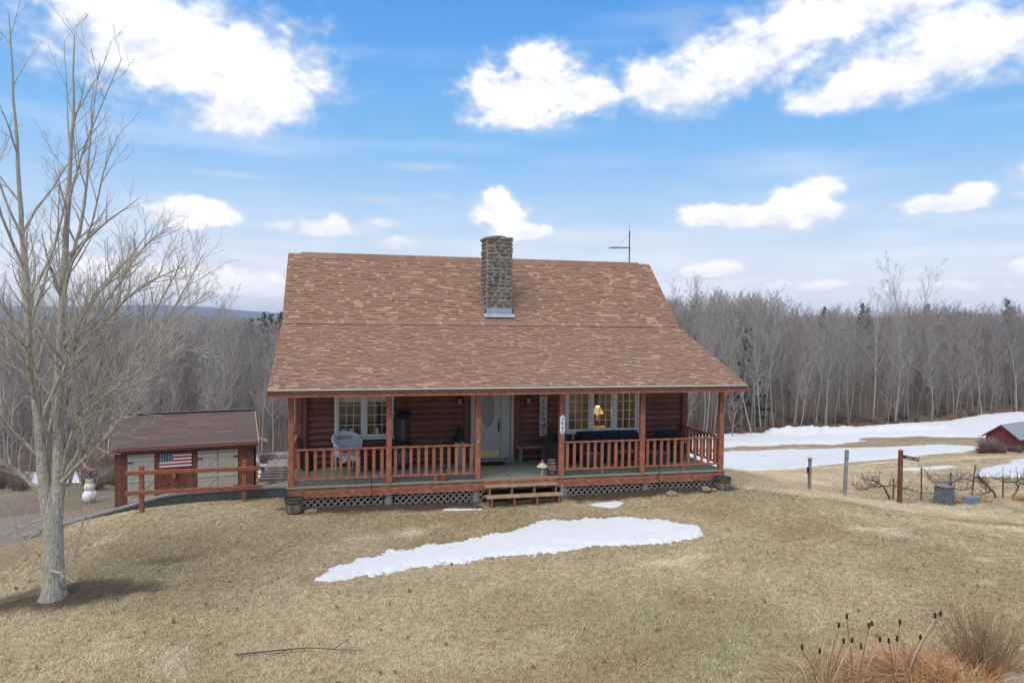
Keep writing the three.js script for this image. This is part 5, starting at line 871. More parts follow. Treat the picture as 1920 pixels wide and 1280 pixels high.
  // brush along the foot of the wood
  const b = new Limbs(), rb = rngOf(12); for (let i = 0; i < 90; i++) { const a = rb() * 6.28, l = 0.6 + 1.1 * rb(), o = V3(Math.cos(a) * rb() * 0.5, -0.05, Math.sin(a) * rb() * 0.5), e = o.clone().add(V3(Math.cos(a) * l * 0.5 * rb(), l, Math.sin(a) * l * 0.5 * rb())), m = o.clone().lerp(e, 0.5).add(V3((rb() - 0.5) * 0.2, 0.1, (rb() - 0.5) * 0.2)); b.add([o, m, e], [0.014, 0.011, 0.006], 3); for (let q = 0; q < 3; q++) { const s = m.clone().lerp(e, rb()); b.add([s, s.clone().add(V3((rb() - 0.5) * 0.5, 0.25 * rb() + 0.1, (rb() - 0.5) * 0.5))], [0.008, 0.005], 3); } }
  const bg = b.geo(), bs = []; for (let i = 0; i < 300; i++) { const side = r() < 0.62; const [x, z] = side ? along(edgeR, r()) : along(edgeL, r()); bs.push([x + (r() - 0.5) * 2, z + 1.6 - r() * (side ? 10 : 13), 0.35 + 0.75 * r() * r()]); }
  for (let i = 0; i < 60; i++) bs.push([-30 + 22 * r(), -24 - 6 * r(), 0.3 + 0.5 * r()]);
  for (let i = 0; i < 14; i++) bs.push([62.5 + r() * 5.2, -39.4 - r() * 1.6, 0.35 + 0.4 * r()]);
  const im = new THREE.InstancedMesh(bg, mat([0.235, 0.165, 0.13], 0.95), bs.length); bs.forEach(([x, z, s2], i) => { dummy.position.set(x, groundY(x, z), z); dummy.rotation.set(0, r() * 6.28, 0); dummy.scale.set(s2 * 1.3, s2, s2 * 1.3); dummy.updateMatrix(); im.setMatrixAt(i, dummy.matrix); const f = 0.7 + 0.6 * r(); im.setColorAt(i, new THREE.Color(f, f, f * (0.9 + 0.2 * r()))); }); im.name = 'brushwood'; im.userData.kind = 'stuff'; scene.add(lit(im));
}
// ---------------------------------------------------------------- grass
{
  const r = rngOf(66), blade = (n, len, flat) => { const p = [], nn = []; for (let i = 0; i < n; i++) { const a = r() * 6.28, q = Math.sqrt(r()) * 0.05, x = Math.cos(r() * 6.28) * q, z = Math.sin(r() * 6.28) * q, l = len * (0.5 + 0.8 * r()), w = 0.0028 + 0.002 * r(), t = flat * (0.3 + r()), ex = Math.cos(a) * l * t, ez = Math.sin(a) * l * t, ey = l * Math.max(0.12, 1 - t * 0.8), px = -Math.sin(a) * w, pz = Math.cos(a) * w; p.push(x - px, -0.01, z - pz, x + px, -0.01, z + pz, x + ex, ey, z + ez); } const g = new THREE.BufferGeometry(); g.setAttribute('position', new THREE.Float32BufferAttribute(p, 3)); g.computeVertexNormals(); return g; };
  const kinds = [blade(16, 0.045, 1.3), blade(14, 0.055, 1.5), blade(18, 0.035, 1.1)], sets = kinds.map(() => []);
  const O = camera.position, c = Math.cos(-0.2337), s = Math.sin(-0.2337); let n = 0;
  for (let i = 0; i < 150000; i++) {
    const d = 8 + 16 * Math.pow(r(), 1.25), l = (r() * 2 - 1) * 0.75 * d, x = O.x + c * l - s * -d * -1, z = O.z - s * l - c * d;
    if (z < 0.25 && x > -0.3 && x < 11.6) continue; if (sdf(SNOW.lawn, x, z) > -0.02 || (x < -5 && z < 3)) continue;
    if (z < -1.3 && x < 0) continue;
    const e = earthAt(x, z); if (r() < e * 0.9) continue;
    sets[Math.floor(r() * 3)].push([x, z, d]); n++;
  }
  const far = [];
  for (let i = 0; i < 42000; i++) { const d = 19 + 62 * Math.pow(r(), 1.4), l = (r() * 2 - 1) * 0.75 * d, x = O.x + c * l - s * d, z = O.z - s * l - c * d; if (x < 11.7 && x > -1 && z > -10) continue; if (x < 0) continue; if (r() < earthAt(x, z)) continue; far.push([x, z]); }
  const dummy = new THREE.Object3D(), gm = mat([1, 1, 1], 0.9, { side: THREE.DoubleSide });
  kinds.forEach((g, q) => { const im = new THREE.InstancedMesh(g, gm, sets[q].length); sets[q].forEach(([x, z], i) => { dummy.position.set(x, groundY(x, z), z); dummy.rotation.set((r() - 0.5) * 0.3, r() * 6.28, (r() - 0.5) * 0.3); const f = 0.7 + 0.7 * r(); dummy.scale.set(f, f, f); dummy.updateMatrix(); im.setMatrixAt(i, dummy.matrix); const l = lawnAt(x, z), v = (r() < 0.06 ? 0.85 : 1.6) + 0.36 * r(), gr = r() < 0.12 ? 1 : 0; im.setColorAt(i, new THREE.Color(l[0] * v * (1 - 0.3 * gr), l[1] * v * (1 + 0.02 * gr), l[2] * v * (1 - 0.2 * gr))); }); im.name = numbered('grass'); im.userData.kind = 'stuff'; scene.add(lit(im)); });
  { const g = blade(26, 0.09, 1.6), im = new THREE.InstancedMesh(g, gm, far.length); far.forEach(([x, z], i) => { dummy.position.set(x, groundY(x, z), z); dummy.rotation.set(0, r() * 6.28, 0); const f = 1.2 + 1.4 * r(); dummy.scale.set(f * 1.6, f, f * 1.6); dummy.updateMatrix(); im.setMatrixAt(i, dummy.matrix); const l = lawnAt(x * 0.6 + 20, z * 0.6), v = 1.0 + 0.9 * r(); im.setColorAt(i, new THREE.Color(l[0] * v, l[1] * v, l[2] * v)); }); im.name = numbered('grass'); im.userData.kind = 'stuff'; scene.add(lit(im)); }
  const lf = new THREE.BufferGeometry(); lf.setAttribute('position', new THREE.Float32BufferAttribute([-0.03, 0.01, 0, 0, 0.016, -0.02, 0.035, 0.02, 0.005, -0.03, 0.01, 0, 0.035, 0.02, 0.005, 0.0, 0.014, 0.024], 3)); lf.computeVertexNormals();
  const im = new THREE.InstancedMesh(lf, mat([0.13, 0.085, 0.055], 0.9, { side: THREE.DoubleSide }), 420); for (let i = 0; i < 420; i++) { const d = 8 + 12 * r(), l = (r() * 2 - 1) * 0.75 * d, x = O.x + c * l - s * -d * -1, z = O.z - s * l - c * d; dummy.position.set(x, groundY(x, z) + 0.02, z); dummy.rotation.set((r() - 0.5) * 0.8, r() * 6.28, (r() - 0.5) * 0.8); const f = 0.6 + 0.9 * r(); dummy.scale.set(f, f, f); dummy.updateMatrix(); im.setMatrixAt(i, dummy.matrix); } im.name = 'fallen_leaves'; im.userData.kind = 'stuff'; scene.add(lit(im));
}

// ---------------------------------------------------------------- left side: retaining wall, rail fence, shed
{
  const line = [[-0.12, -1.32, 0.3], [-1.66, -1.62, 0.29], [-3.07, -1.62, 0.27], [-4.0, -1.52, 0.14], [-4.92, -1.45, 0.075], [-5.5, -1.3, 0.05]];
  const w = thing('retaining_wall', 'low stained concrete retaining wall with pale cap left of the porch', 'wall');
  const crv = new THREE.CatmullRomCurve3(line.map(([x, z, h]) => V3(x, groundY(x, z) + h, z))), pts = crv.getPoints(40), face = [], cap = [], fi = [], ci = [];
  pts.forEach((p, i) => { const q = pts[Math.min(i + 1, 40)].clone().sub(pts[Math.max(i - 1, 0)]), nx = q.z / Math.hypot(q.x, q.z), nz = -q.x / Math.hypot(q.x, q.z), sg = nz > 0 ? 1 : -1; for (const o of [[0.09 * sg, -1.6], [0.09 * sg, 0], [-0.09 * sg, 0], [-0.09 * sg, -1.6]]) face.push(p.x + nx * o[0], p.y - 0.05 + o[1], p.z + nz * o[0]); for (const o of [[0.11 * sg, -0.048], [0.11 * sg, 0], [-0.11 * sg, 0], [-0.11 * sg, -0.048]]) cap.push(p.x + nx * o[0], p.y + o[1], p.z + nz * o[0]); if (i < 40) for (let k2 = 0; k2 < 4; k2++) { const a = i * 4 + k2, b = i * 4 + (k2 + 1) % 4; for (const I of [fi, ci]) I.push(a, b, a + 4, b, b + 4, a + 4); } });
  for (const [nm, P, I, m] of [['wall_body', face, fi, M.stain], ['cap', cap, ci, M.concrete]]) { let g = new THREE.BufferGeometry(); g.setAttribute('position', new THREE.Float32BufferAttribute(P, 3)); g.setIndex(I); g = g.toNonIndexed(); g.computeVertexNormals(); metreUV(g); part(w, nm, g, m); }
}
{
  const f = thing('rail_fence', 'two-post red split-rail fence beside the retaining wall', 'fence', [0, 0, 0]);
  const A = [-3.41, groundY(-3.41, -0.74), -0.74], B = [-1.19, groundY(-1.19, -1.22), -1.22], dir = V3(B[0] - A[0], 0, B[2] - A[2]).normalize();
  part(f, 'post', rbox(0.1, 1.22, 0.1, 0.012), M.redC).position.set(A[0], A[1] + 0.5, A[2]); part(f, 'post', rbox(0.1, 1.12, 0.1, 0.012), M.redC).position.set(B[0], B[1] + 0.46, B[2]);
  for (const [a, b] of [[0.95, 0.83], [0.48, 0.37]]) { const p = V3(A[0] - dir.x * 0.32, A[1] + a + 0.02, A[2] - dir.z * 0.32 + 0.075), q = V3(B[0] + dir.x * 0.42, B[1] + b - 0.02, B[2] + dir.z * 0.42 + 0.075), d = q.clone().sub(p), o = part(f, 'rail', rbox(d.length(), 0.1, 0.04, 0.012), M.redC); o.position.copy(p).lerp(q, 0.5); o.quaternion.setFromUnitVectors(V3(1, 0, 0), d.normalize()); }
}
{ // shed; local x along its front, +z to the front
  const s = thing('garden_shed', 'red-brown shed with grey double doors and a brown shingled roof', 'shed', [-7.1, -3.28, -11.8], 0.19), L = 4.9, D = 3.2, H = 2.34, wood = mat([0.235, 0.085, 0.052], 0.8, { map: T.grainY }), trim = mat([0.29, 0.105, 0.062], 0.75, { map: T.grainX });
  for (let i = 0; i < 24; i++) part(s, 'wall_board', box(L / 24 - 0.006, H, 0.03, (i + 0.5) * L / 24, H / 2, -0.02), i % 3 ? wood : trim);
  part(s, 'side_wall', extrude([[0, 0], [-D, 0], [-D, H], [-D / 2, H + 1.0], [0, H]], 0.05).rotateY(-Math.PI / 2).translate(L, 0, 0), wood); part(s, 'side_wall', extrude([[0, 0], [-D, 0], [-D, H], [-D / 2, H + 1.0], [0, H]], 0.05).rotateY(-Math.PI / 2).translate(0.05, 0, 0), wood); part(s, 'back_wall', box(L, H, 0.05, L / 2, H / 2, -D), wood);
  const bd = mat([0.42, 0.40, 0.35], 0.85), rail = mat([0.46, 0.44, 0.39], 0.85);
  for (const [x0, x1] of [[0.42, 1.33], [2.84, 4.31]]) {
    const mid = (x0 + x1) / 2;
    for (const [a, b, sg] of x1 - x0 > 1.2 ? [[x0, mid - 0.008, 1], [mid + 0.008, x1, -1]] : [[x0, x1, 1]]) {
      const d = sub(s, 'door'), w = (b - a) / 5; for (let i = 0; i < 5; i++) part(d, 'board', box(w - 0.006, 2.0, 0.03, a + (i + 0.5) * w, 1.08, 0.022), bd);
      for (const y of [0.35, 1.08, 1.88]) part(d, 'cross_rail', box(b - a - 0.02, 0.09, 0.02, (a + b) / 2, y, 0.047), rail);
      for (const [y0, y1] of [[0.4, 1.03], [1.13, 1.83]]) { const dx = (b - a - 0.1), dy = y1 - y0, o = part(d, 'brace', box(Math.hypot(dx, dy), 0.05, 0.016, 0, 0, 0), rail); o.position.set((a + b) / 2, (y0 + y1) / 2, 0.046); o.rotation.z = sg * Math.atan2(dy, dx) * (y0 < 1 ? 1 : 1); }
      for (const y of [0.62, 1.78]) part(d, 'hinge', box(0.2, 0.035, 0.012, sg > 0 ? a + 0.08 : b - 0.08, y, 0.066), M.iron);
    }
  }
  part(s, 'fascia', box(L + 0.36, 0.17, 0.03, L / 2, H - 0.06, 0.22), trim);
  const roof = sub(s, 'roof'), r = rngOf(2), tones = [[0.200, 0.138, 0.116], [0.178, 0.130, 0.116], [0.222, 0.150, 0.122], [0.165, 0.126, 0.118]].map((c) => mat(c, 0.95, { map: T.granule })), ang = Math.atan2(1.0, D / 2), SL = Math.hypot(D / 2 + 0.25, 1.16);
  for (const sg of [1, -1]) part(roof, 'roof_deck', box(L + 0.34, 0.03, SL, 0, 0, 0), tones[1]).position.set(L / 2, H + 1.06 - Math.sin(ang) * SL / 2 - 0.005, -D / 2 + sg * Math.cos(ang) * SL / 2), roof.children.at(-1).rotation.x = sg * ang;
  for (let i = 0; i < 14; i++) { const t = (i + 0.5) / 14; for (let j = 0; j < 6; j++) { const w = (L + 0.36) / 6, o = part(roof, 'shingle_strip', UNIT, tones[Math.floor(r() * 4)]); o.scale.set(w - 0.005, 0.012, SL / 14 + 0.03); o.position.set(-0.18 + (j + 0.5) * w, H + 1.092 - Math.sin(ang) * SL * t, -D / 2 + Math.cos(ang) * SL * t); o.rotation.x = ang - 0.03; } }
  part(roof, 'ridge_cap', box(L + 0.36, 0.03, 0.24, L / 2, H + 1.1, -D / 2), tones[3]);
  for (const x of [-0.19, L + 0.19]) part(roof, 'rake_board', extrude([[0.26, H - 0.1], [0.26, H + 0.02], [-D / 2, H + 1.09], [-D - 0.26, H + 0.02], [-D - 0.26, H - 0.1], [-D / 2, H + 0.95]], 0.03).rotateY(-Math.PI / 2).translate(x, 0, 0), mat([0.46, 0.29, 0.21], 0.8));
  part(s, 'side_awning', merge([box(0.6, 0.03, 0.9, L + 0.34, H - 0.1, -1.2, [0, 0, -0.35]), box(0.05, 0.05, 0.9, L + 0.6, H - 0.2, -1.2)]), mat([0.40, 0.24, 0.17], 0.8)); part(s, 'side_window', merge([box(0.03, 1.1, 0.07, L + 0.02, 1.15, -0.35), box(0.03, 1.1, 0.07, L + 0.02, 1.15, -0.85), box(0.03, 0.07, 0.44, L + 0.02, 1.68, -0.6), box(0.03, 0.07, 0.44, L + 0.02, 0.63, -0.6)]), M.whiteWarm);
  // flag board on the shed front
  const place = (o, x, y, z) => { const v = V3(x, y, z).applyAxisAngle(V3(0, 1, 0), 0.19); o.position.set(-7.1 + v.x, -3.28 + y, -11.8 + v.z); o.rotation.y = 0.19; return o; };
  const f = place(thing('flag_board', 'painted wooden stars-and-stripes board hanging on the shed front', 'flag'), 1.5, 2.06, 0.03), fw = 1.14, fh = 0.6, wh = mat([0.75, 0.74, 0.73], 0.7), rd = mat([0.34, 0.02, 0.055], 0.7), bl = mat([0.022, 0.05, 0.115], 0.7);
  for (let i = 0; i < 9; i++) { const x0 = i < 5 ? 0.46 : 0, g = extrude([[x0, 0], [fw - 0.03, 0], [fw, -fh / 18], [fw - 0.03, -fh / 9 + 0.004], [x0, -fh / 9 + 0.004]], 0.02); part(f, 'stripe', g, i % 2 ? wh : rd).position.y = -i * fh / 9; }
  part(f, 'blue_field', box(0.455, fh * 5 / 9, 0.024, 0.2275, -fh * 5 / 18, 0.012), bl);
  const star = new THREE.Shape(); for (let i = 0; i < 10; i++) { const a = i * Math.PI / 5 + Math.PI / 2, q = i % 2 ? 0.011 : 0.026; star[i ? 'lineTo' : 'moveTo'](Math.cos(a) * q, Math.sin(a) * q); } const sg2 = new THREE.ExtrudeGeometry(star, { depth: 0.006, bevelEnabled: false });
  for (let j = 0; j < 5; j++) for (let i = 0; i < 5; i++) part(f, 'star', sg2, wh).position.set(0.045 + i * 0.09 + (j % 2 ? 0.005 : 0), -0.035 - j * 0.066, 0.024);
  const o = place(one('wall_ornament', 'small orange carved ornament under the flag board', 'ornament', merge([box(0.3, 0.05, 0.05), cyl(0.06, 0.1, 0.22, 0, -0.13, 0.01, 6), cyl(0.03, 0.06, 0.07, 0, -0.27, 0.01, 6)]), mat([0.44, 0.17, 0.06], 0.7)), 2.02, 1.36, 0.05); void o;
}
{ // snowman figure, post, timber pile, stones by the drive
  const gy = groundY(-9.1, -15.5), s = thing('snowman_figure', 'white snowman figure with black hat standing left of the shed', 'figure', [-9.1, gy, -15.5], -0.3), wm = mat([0.80, 0.81, 0.82], 0.7); s.scale.set(0.82, 0.9, 0.82);
  part(s, 'body', rough(new THREE.SphereGeometry(0.34, 20, 14), 0.04, 3).translate(0, 0.3, 0), wm); part(s, 'chest', new THREE.SphereGeometry(0.25, 20, 14).translate(0, 0.74, 0), wm); part(s, 'head', new THREE.SphereGeometry(0.17, 18, 12).translate(0, 1.05, 0), wm); part(s, 'hat', lathe([[0, 1.42], [0.12, 1.42], [0.12, 1.21], [0.22, 1.2], [0.22, 1.18], [0, 1.18]], 18), M.black); part(s, 'nose', new THREE.ConeGeometry(0.03, 0.16, 8).rotateX(Math.PI / 2).translate(0, 1.05, 0.22), mat([0.6, 0.2, 0.03], 0.7)); part(s, 'scarf', new THREE.TorusGeometry(0.17, 0.035, 8, 20).rotateX(Math.PI / 2).translate(0, 0.93, 0), mat([0.45, 0.4, 0.1], 0.8)); for (let i = 0; i < 3; i++) part(s, 'button', new THREE.SphereGeometry(0.022, 8, 6).translate(0, 0.62 + i * 0.1, 0.245), M.black);
  const gp = groundY(-2.5, -14.5), p = thing('iron_post', 'dark iron post with a short arm right of the shed', 'post', [-2.45, gp, -14.6]); part(p, 'shaft', cyl(0.06, 0.05, 2.1, 0, 1.0, 0, 10), M.iron); part(p, 'arm', rod([-0.3, 2.0, 0], [0.1, 2.0, 0], 0.05, 8), M.iron); part(p, 'wire', rod([0, 1.45, 0], [3.2, 1.4, -1], 0.012, 5), M.steel);
  const r = rngOf(19), gz = groundY(-0.1, -5.4), t = thing('timber_pile', 'pile of weathered grey boards beyond the left porch corner', 'timber pile', [-0.15, gz, -5.4], -0.06);
  for (let j = 0; j < 6; j++) for (let i = 0; i < 5; i++) { const o = part(t, 'board', rbox(2.3 - 0.25 * r() - j * 0.1, 0.07, 0.2, 0.008), M.grey[Math.floor(r() * 3)]); o.position.set((r() - 0.5) * 0.16, 0.05 + j * 0.085, -0.5 + i * 0.23 + (r() - 0.5) * 0.03); o.rotation.y = (r() - 0.5) * 0.06; }
  part(t, 'green_strap', box(0.1, 0.16, 0.02, -0.95, 0.42, 0.52), M.green);
  for (const [x, z, sc, label] of [[-5.35, -0.85, 0.2, 'grey rock at the end of the retaining wall, larger of the pair'], [-5.7, -0.65, 0.13, 'grey rock at the end of the retaining wall, smaller of the pair']]) one('rock', label, 'rock', rough(new THREE.IcosahedronGeometry(sc, 3), 0.25, 5, x).scale(1.3, 0.7, 0.9), mat([0.36, 0.36, 0.35], 0.9, { map: T.stone }), [x, groundY(x, z) + sc * 0.35, z]);
  const far = thing('yard_rail', 'red rail fence in the snow behind the timber pile', 'fence', [0, 0, 0]); for (const [x, z] of [[-3.6, -26], [-0.9, -26.4], [1.8, -26.8]]) part(far, 'post', rbox(0.1, 1.2, 0.1, 0.01, x, groundY(x, z) + 0.5, z), M.redC); for (const h of [0.55, 0.95]) part(far, 'rail', rod([-4.2, groundY(-4, -26) + h, -25.9], [2.6, groundY(2.2, -26.8) + h + 0.1, -26.9], 0.04, 6), M.redC);
}
// ---------------------------------------------------------------- right side: posts, vines, bin, tub, red shed
const yAt = (x, z) => groundY(x, z);
{
  const p = thing('short_post', 'short grey wooden post with a pale cap beyond the lawn', 'post', [15.6, yAt(15.6, -2.2), -2.2]); part(p, 'shaft', rbox(0.085, 1.2, 0.085, 0.012, 0, 0.5, 0), M.greyV); part(p, 'cap', lathe([[0, 1.17], [0.05, 1.15], [0.09, 1.11], [0.09, 1.09], [0, 1.09]], 16), mat([0.50, 0.47, 0.38], 0.6)); part(p, 'box', rbox(0.06, 0.2, 0.06, 0.01, -0.08, 0.72, 0.03), M.iron);
  const g = thing('grey_post', 'taller leaning weathered grey post beside the grapevines', 'post', [17.7, yAt(17.7, -3.2), -3.2]); part(g, 'shaft', rbox(0.1, 1.75, 0.1, 0.014, 0, 0.78, 0), mat([0.43, 0.41, 0.385], 0.9, { map: T.grainY })); g.rotation.z = -0.03;
  const s = thing('sign_post', 'red-brown post carrying a small hanging direction sign', 'sign post', [19.4, yAt(19.4, -2.65), -2.65], 0.0); part(s, 'shaft', rbox(0.115, 1.95, 0.115, 0.012, 0, 0.83, 0), mat([0.24, 0.10, 0.065], 0.8, { map: T.grainY })); part(s, 'cap', new THREE.ConeGeometry(0.1, 0.06, 4).rotateY(Math.PI / 4).translate(0, 1.83, 0), mat([0.40, 0.17, 0.11], 0.8));
  const b = part(s, 'sign_board', rbox(0.5, 0.115, 0.03, 0.008), mat([0.05, 0.045, 0.05], 0.6), 'dark sign with light lettering'); b.position.set(0.31, 1.55, 0.12); b.rotation.set(0, -0.55, -0.18);
  // a painted line of lettering, too far away to read
  for (let i = 0; i < 7; i++) { const m = part(s, 'lettering', box(0.03, 0.045, 0.004), mat(i === 3 ? [0.5, 0.06, 0.06] : [0.55, 0.55, 0.55], 0.7)); m.position.set(0.15 + i * 0.05, 1.578 - i * 0.0092, 0.043 + 0.1 + i * 0.031 - 0.02); m.rotation.set(0, -0.55, -0.18); }
  part(s, 'bracket', tube([[0.06, 1.62, 0.03], [0.12, 1.62, 0.07], [0.2, 1.6, 0.1]], 0.012, 6), M.iron);
}
for (const [x, z, h, lean, label] of [[20.94, -3.36, 1.15, 0.02, 'thin green stake just right of the sign post'], [22.1, -3.3, 0.95, 0, 'thin green stake behind the grey bin'], [22.8, -3.1, 1.2, -0.12, 'leaning thin green stake right of the grey bin'], [24.0, -2.95, 0.8, 0.02, 'thin green stake among the rightmost vines'], [19.9, -3.5, 0.75, 0, 'short green stake behind the sign post']]) {
  const p = thing('garden_stake', label, 'stake', [x, yAt(x, z), z]); p.rotation.z = lean; part(p, 'rod', box(0.035, h + 0.2, 0.03, 0, h / 2 - 0.1, 0), M.green); part(p, 'tip', box(0.028, 0.1, 0.025, 0, h + 0.03, 0), mat([0.55, 0.56, 0.55], 0.6));
}
function vine(label, x, z, stem, arms, seed) {
  const t = thing('grapevine', label, 'vine', [x, yAt(x, z), z], 0, 'bare grapevines trained along the stakes'), r = rngOf(seed), a = new Limbs(), b = new Limbs();
  const go = (L, pl, r0, r1) => { const pts = new THREE.CatmullRomCurve3(pl.map((q) => V3(...q))).getPoints(18); pts.forEach((p, i) => { if (i) { p.x += (r() - 0.5) * 0.03; p.y += (r() - 0.5) * 0.03; p.z += (r() - 0.5) * 0.03; } }); const rr = pts.map((_, i) => lerp(r0, r1, i / 18) * (0.85 + 0.3 * r())); L.add(pts, rr, 6); return [pts, rr]; };
  go(a, stem, 0.04, 0.028);
  const P = { steps: [18, 4, 3], bend: [0.3, 0.5, 0.7], up: [0, 0.1, 0.02], kids: [20, 5, 0], angle: [0.9, 0.8, 0.8], lift: [0.4, 0.15, 0], ratio: [0.5, 0.5, 0.4], sides: [6, 4, 3], min: 0.0045, shortest: 0.05 };
  for (const arm of arms) { const [pts, rr] = go(a, arm, 0.025, 0.009); sprout(() => b, r, pts, rr, 1.0, 0, P, 0.1); }
  part(t, 'trunk', a.geo(), mat([0.135, 0.105, 0.085], 0.95)); part(t, 'canes', b.geo(), mat([0.21, 0.165, 0.135], 0.95));
}
vine('bare grapevine with long left arm behind the sign post', 19.75, -3.45, [[0, -0.05, 0], [-0.12, 0.2, 0], [-0.3, 0.5, 0]], [[[-0.3, 0.5, 0], [-0.7, 0.5, 0], [-1.2, 0.42, 0], [-1.6, 0.62, 0.05]], [[-0.3, 0.5, 0], [0.2, 0.5, 0], [0.7, 0.35, 0], [1.1, 0.25, 0]], [[-0.3, 0.5, 0], [-0.8, 0.72, 0.1], [-1.3, 0.85, 0.1]]], 3);
vine('bare grapevine with thick dark trunk behind the grey bin', 22.35, -3.35, [[0, -0.05, 0], [-0.08, 0.25, 0], [-0.18, 0.55, 0]], [[[-0.18, 0.55, 0], [-0.5, 0.6, 0], [-0.95, 0.62, 0], [-1.25, 1.0, 0]], [[-0.18, 0.55, 0], [-0.5, 0.5, 0.1], [-0.9, 0.28, 0.1], [-1.6, 0.3, 0.1]], [[-0.18, 0.55, 0], [0.2, 0.7, 0], [0.7, 0.62, 0], [1.2, 0.5, 0]], [[-0.18, 0.45, 0], [0.2, 0.3, 0], [0.7, 0.32, 0]]], 7);
vine('bare grapevine leaning diagonally with mossy trunk', 23.6, -2.9, [[0, -0.05, 0], [0.0, 0.16, 0], [-0.25, 0.42, 0], [-0.7, 0.8, 0]], [[[-0.25, 0.42, 0], [-0.55, 0.62, 0], [-0.8, 0.9, 0]], [[-0.1, 0.3, 0], [-0.5, 0.25, 0.1], [-1.1, 0.15, 0.1]]], 11);
vine('rightmost bare grapevine with a looping trunk', 24.15, -2.8, [[0, -0.05, 0], [0.22, 0.2, 0], [0.35, 0.42, 0], [0.2, 0.6, 0]], [[[0.2, 0.6, 0], [-0.2, 0.62, 0], [-0.7, 0.8, 0]], [[0.2, 0.6, 0], [0.6, 0.75, 0], [1.1, 0.8, 0]], [[0.2, 0.6, 0], [0.7, 0.5, 0], [1.2, 0.65, 0]]], 15);
{
  const x = 20.95, z = -2.4, b = thing('compost_bin', 'grey plastic compost bin wider at the base beside the vines', 'bin', [x, yAt(x, z), z], 0.2), gm = mat([0.20, 0.22, 0.235], 0.75, { map: T.grainY });
  part(b, 'body', (() => { const g = new THREE.CylinderGeometry(0.28, 0.345, 0.62, 4, 1).toNonIndexed(); g.computeVertexNormals(); g.rotateY(Math.PI / 4); g.translate(0, 0.3, 0); return g; })(), gm); for (let i = 0; i < 5; i++) part(b, 'rib', box(0.025, 0.6, 0.02, 0, 0, 0), gm).position.set(-0.16 + i * 0.08, 0.3, 0.225), b.children.at(-1).rotation.x = -0.1; part(b, 'lid', rbox(0.45, 0.05, 0.45, 0.02, 0, 0.63, 0), mat([0.17, 0.165, 0.16], 0.8));
  const X = 21.95, Z = -2.3, t = thing('tote_tub', 'low blue-grey plastic tub lying right of the compost bin', 'tub', [X, yAt(X, Z), Z], 0.15), tm = mat([0.16, 0.20, 0.25], 0.6); part(t, 'shell', (() => { const g = new THREE.CylinderGeometry(0.34, 0.42, 0.26, 4, 1).toNonIndexed(); g.computeVertexNormals(); g.rotateY(Math.PI / 4); g.scale(1, 1, 0.6); g.translate(0, 0.1, 0); return g; })(), tm); part(t, 'lip', rbox(0.64, 0.03, 0.4, 0.01, 0, -0.0, 0), tm);
}
function dryTuft(label, x, z, n, h, spread, cols, seed, lean = 0) {
  const r = rngOf(seed), t = thing('dry_grass_clump', label, 'grass clump', [x, yAt(x, z), z]), sets = cols.map(() => []);
  for (let i = 0; i < n; i++) { const a = r() * 6.28, q = Math.sqrt(r()) * spread * 0.8, b2 = a + (r() - 0.5) * 3.6, l = h * (0.3 + 0.9 * r() * r()), bow = (0.15 + 1.1 * r() * r()) * spread * (0.7 + 0.6 * Math.abs(Math.sin(a * 1.5 + seed))), w = 0.0035 + 0.004 * r(), seg = 5, P = []; for (let j = 0; j <= seg; j++) { const f = j / seg; P.push(V3(Math.cos(a) * q + Math.cos(b2) * bow * f * f + lean * f * f, l * (f - 0.42 * f * f * (0.4 + bow / spread)), Math.sin(a) * q + Math.sin(b2) * bow * f * f)); } const s = sets[Math.floor(r() * cols.length)]; const px = -Math.sin(b2) * w, pz = Math.cos(b2) * w; for (let j = 0; j < seg; j++) { const f0 = 1 - j / seg * 0.8, f1 = 1 - (j + 1) / seg * 0.8, A = P[j], B = P[j + 1]; s.push(A.x - px * f0, A.y, A.z - pz * f0, A.x + px * f0, A.y, A.z + pz * f0, B.x + px * f1, B.y, B.z + pz * f1, A.x - px * f0, A.y, A.z - pz * f0, B.x + px * f1, B.y, B.z + pz * f1, B.x - px * f1, B.y, B.z - pz * f1); } }
  sets.forEach((s, i) => { const g = new THREE.BufferGeometry(); g.setAttribute('position', new THREE.Float32BufferAttribute(s, 3)); g.computeVertexNormals(); const m = mat(cols[i], 0.9, { side: THREE.DoubleSide }); part(t, 'blades', g, m); });
}
const straw = [[0.42, 0.235, 0.11], [0.36, 0.175, 0.075], [0.50, 0.33, 0.18]];
dryTuft('rusty dry grass clump just right of the compost bin', 21.45, -2.5, 320, 0.45, 0.32, straw, 1); dryTuft('rusty dry grass clump right of the blue tub', 22.55, -2.35, 220, 0.32, 0.3, straw, 2); dryTuft('rusty dry grass clump at the far right among the vines', 24.2, -2.3, 320, 0.4, 0.4, straw, 3);
